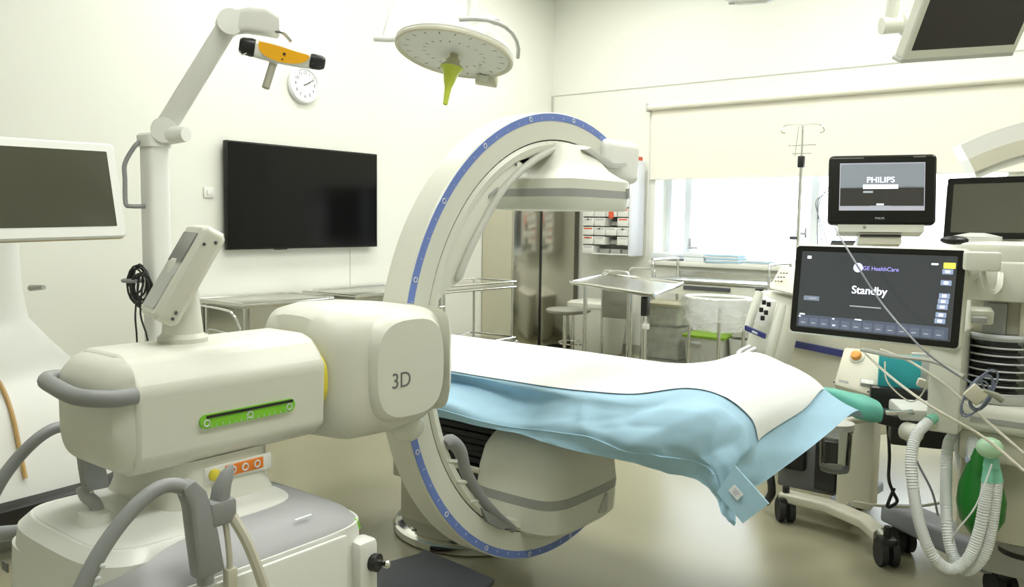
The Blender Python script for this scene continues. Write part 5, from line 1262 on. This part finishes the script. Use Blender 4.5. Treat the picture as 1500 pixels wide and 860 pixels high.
wd = [Vector(p) for p in ((-0.961, 3.660, 0.745), (-0.908, 3.657, 0.744), (-0.907, 3.644, 0.729), (-0.959, 3.648, 0.730))]
part(B().prism([p + nrm * .008 for p in wd], nrm * .01, bev=.002), 'window_slide', WHITE, pl)
b = B()
for q in ((-1.072, 3.650, 0.726), (-0.926, 3.628, 0.708)): b.ball(Vector(q) + nrm * .002, .004, (1, 1, 1), 8)
part(b, 'screw', DGREY, pl)
part(B().prism([Vector(p) + nrm * .001 for p in ((-1.056, 3.659, 0.739), (-1.015, 3.655, 0.736), (-1.012, 3.649, 0.728), (-1.053, 3.653, 0.731))], nrm * .001), 'module_print', STRIPE, pl)
part(B().box2((-1.10, 3.84, .13), (-.945, 3.96, .66), bev=.015), 'post', CREAM2, t)
part(B().tube([(-1.034, 3.550, 0.549), (-0.984, 3.593, 0.587), (-0.917, 3.646, 0.596)], .02, 10), 'cross_bar', CREAM2, t)
part(B().box2((-1.06, 3.80, .62), (-.98, 3.95, .70), bev=.01), 'bracket', CREAM2, t)
leg = [Vector((-1.34, 3.86, .115)), Vector((-1.12, 3.83, .12)), Vector((-.95, 3.76, .11)), Vector((-.86, 3.65, .105))]
part(B().loft([[p + Vector((.25, .97, 0)) * u + Vector((0, 0, 1)) * v for u, v in rrect(.09, .045, .012)] for p in leg]), 'front_leg', CREAM2, t)
part(B().tube([(-.86, 3.65, .12), (-.82, 3.60, .10), (-.815, 3.58, .07)], .014, 8, smooth=3), 'leg_end', CREAM, t)
part(B().loft([[p + Vector((.97, -.25, 0)) * u + Vector((0, 0, 1)) * v for u, v in rrect(.10, .05, .012)] for p in (Vector((-1.08, 3.85, .13)), Vector((-1.05, 4.30, .12)))]), 'rear_leg', M('leg_blue_grey', (.33, .35, .42), .4), t)
for p in ((-1.325, 3.84), (-.815, 3.60), (-1.12, 4.22)): caster(t, p, .055, rz=.6)
part(B().box2((-1.42, 3.98, .12), (-1.02, 4.12, .40), bev=.01), 'rear_box', M('rear_grey', (.20, .20, .20), .5), t)
part(B().box2((-1.40, 3.94, .22), (-1.28, 4.0, .42), bev=.01), 'black_block', BLACK, t)
part(B().box2((-1.22, 3.90, .16), (-1.12, 3.98, .40), bev=.01), 'black_block', BLACK, t)
part(B().tube([(-1.44, 3.9, .05), (-1.40, 3.86, .12), (-1.42, 3.88, .20)], .02, 8, smooth=3), 'pedal_arm', BLACK, t)
# clear suction jar
cj = Vector((-1.008, 3.489, 0.381))
t = thing('suction_jar', 'clear plastic suction jar hanging below the drape edge', 'jar', cj)
part(B().lathe([(.03, 0), (.056, .008), (.060, .02), (.064, .17), (.068, .18), (.066, .19)], cj), 'jar', CLEAR, t)
part(B().lathe([(.05, .006), (.054, .012), (.054, .022), (.04, .024)], cj), 'jar_fluid', M('jar_bottom', (.6, .62, .66), .15), t)
part(B().lathe([(.07, .185), (.07, .21), (.03, .22)], cj), 'jar_lid', M('jar_lid', (.6, .6, .55), .4), t)
# mint cushion
m_ = [Vector(p) for p in ((-0.969, 3.305, 0.750), (-0.894, 3.298, 0.732), (-0.810, 3.299, 0.723))]
secs = []
for p, a, c in ((m_[0] + Vector((-.08, .02, .02)), .01, .01), (m_[0], .05, .035), (m_[1], .085, .045), (m_[1].lerp(m_[2], .6), .085, .048), (m_[2], .07, .04), (m_[2] + Vector((.015, 0, 0)), .03, .02)):
    secs.append([p + Vector((-.55, .83, 0)) * u + Vector((0, 0, 1)) * v + Vector((0, 0, -.02)) for u, v in sup(0, 0, a, c, 2.6, 20)])
solo(B().loft(secs), 'mint_cushion', MINT, 'mint green head cushion poking out below the blue drape corner', 'cushion')
solo(B().box((-0.780, 3.379, 0.666), (.11, .09, .05), rot=(.1, .2, .4), bev=.015), 'cushion_clamp', BLACK, 'black clamp at the right end of the mint cushion', 'clamp')
solo(B().box((-0.732, 3.319, 0.705), (.10, .03, .012), rot=(.1, -.1, .4), bev=.004), 'clamp_plate', CHROME, 'small steel plate on the black clamp by the cushion', 'plate')
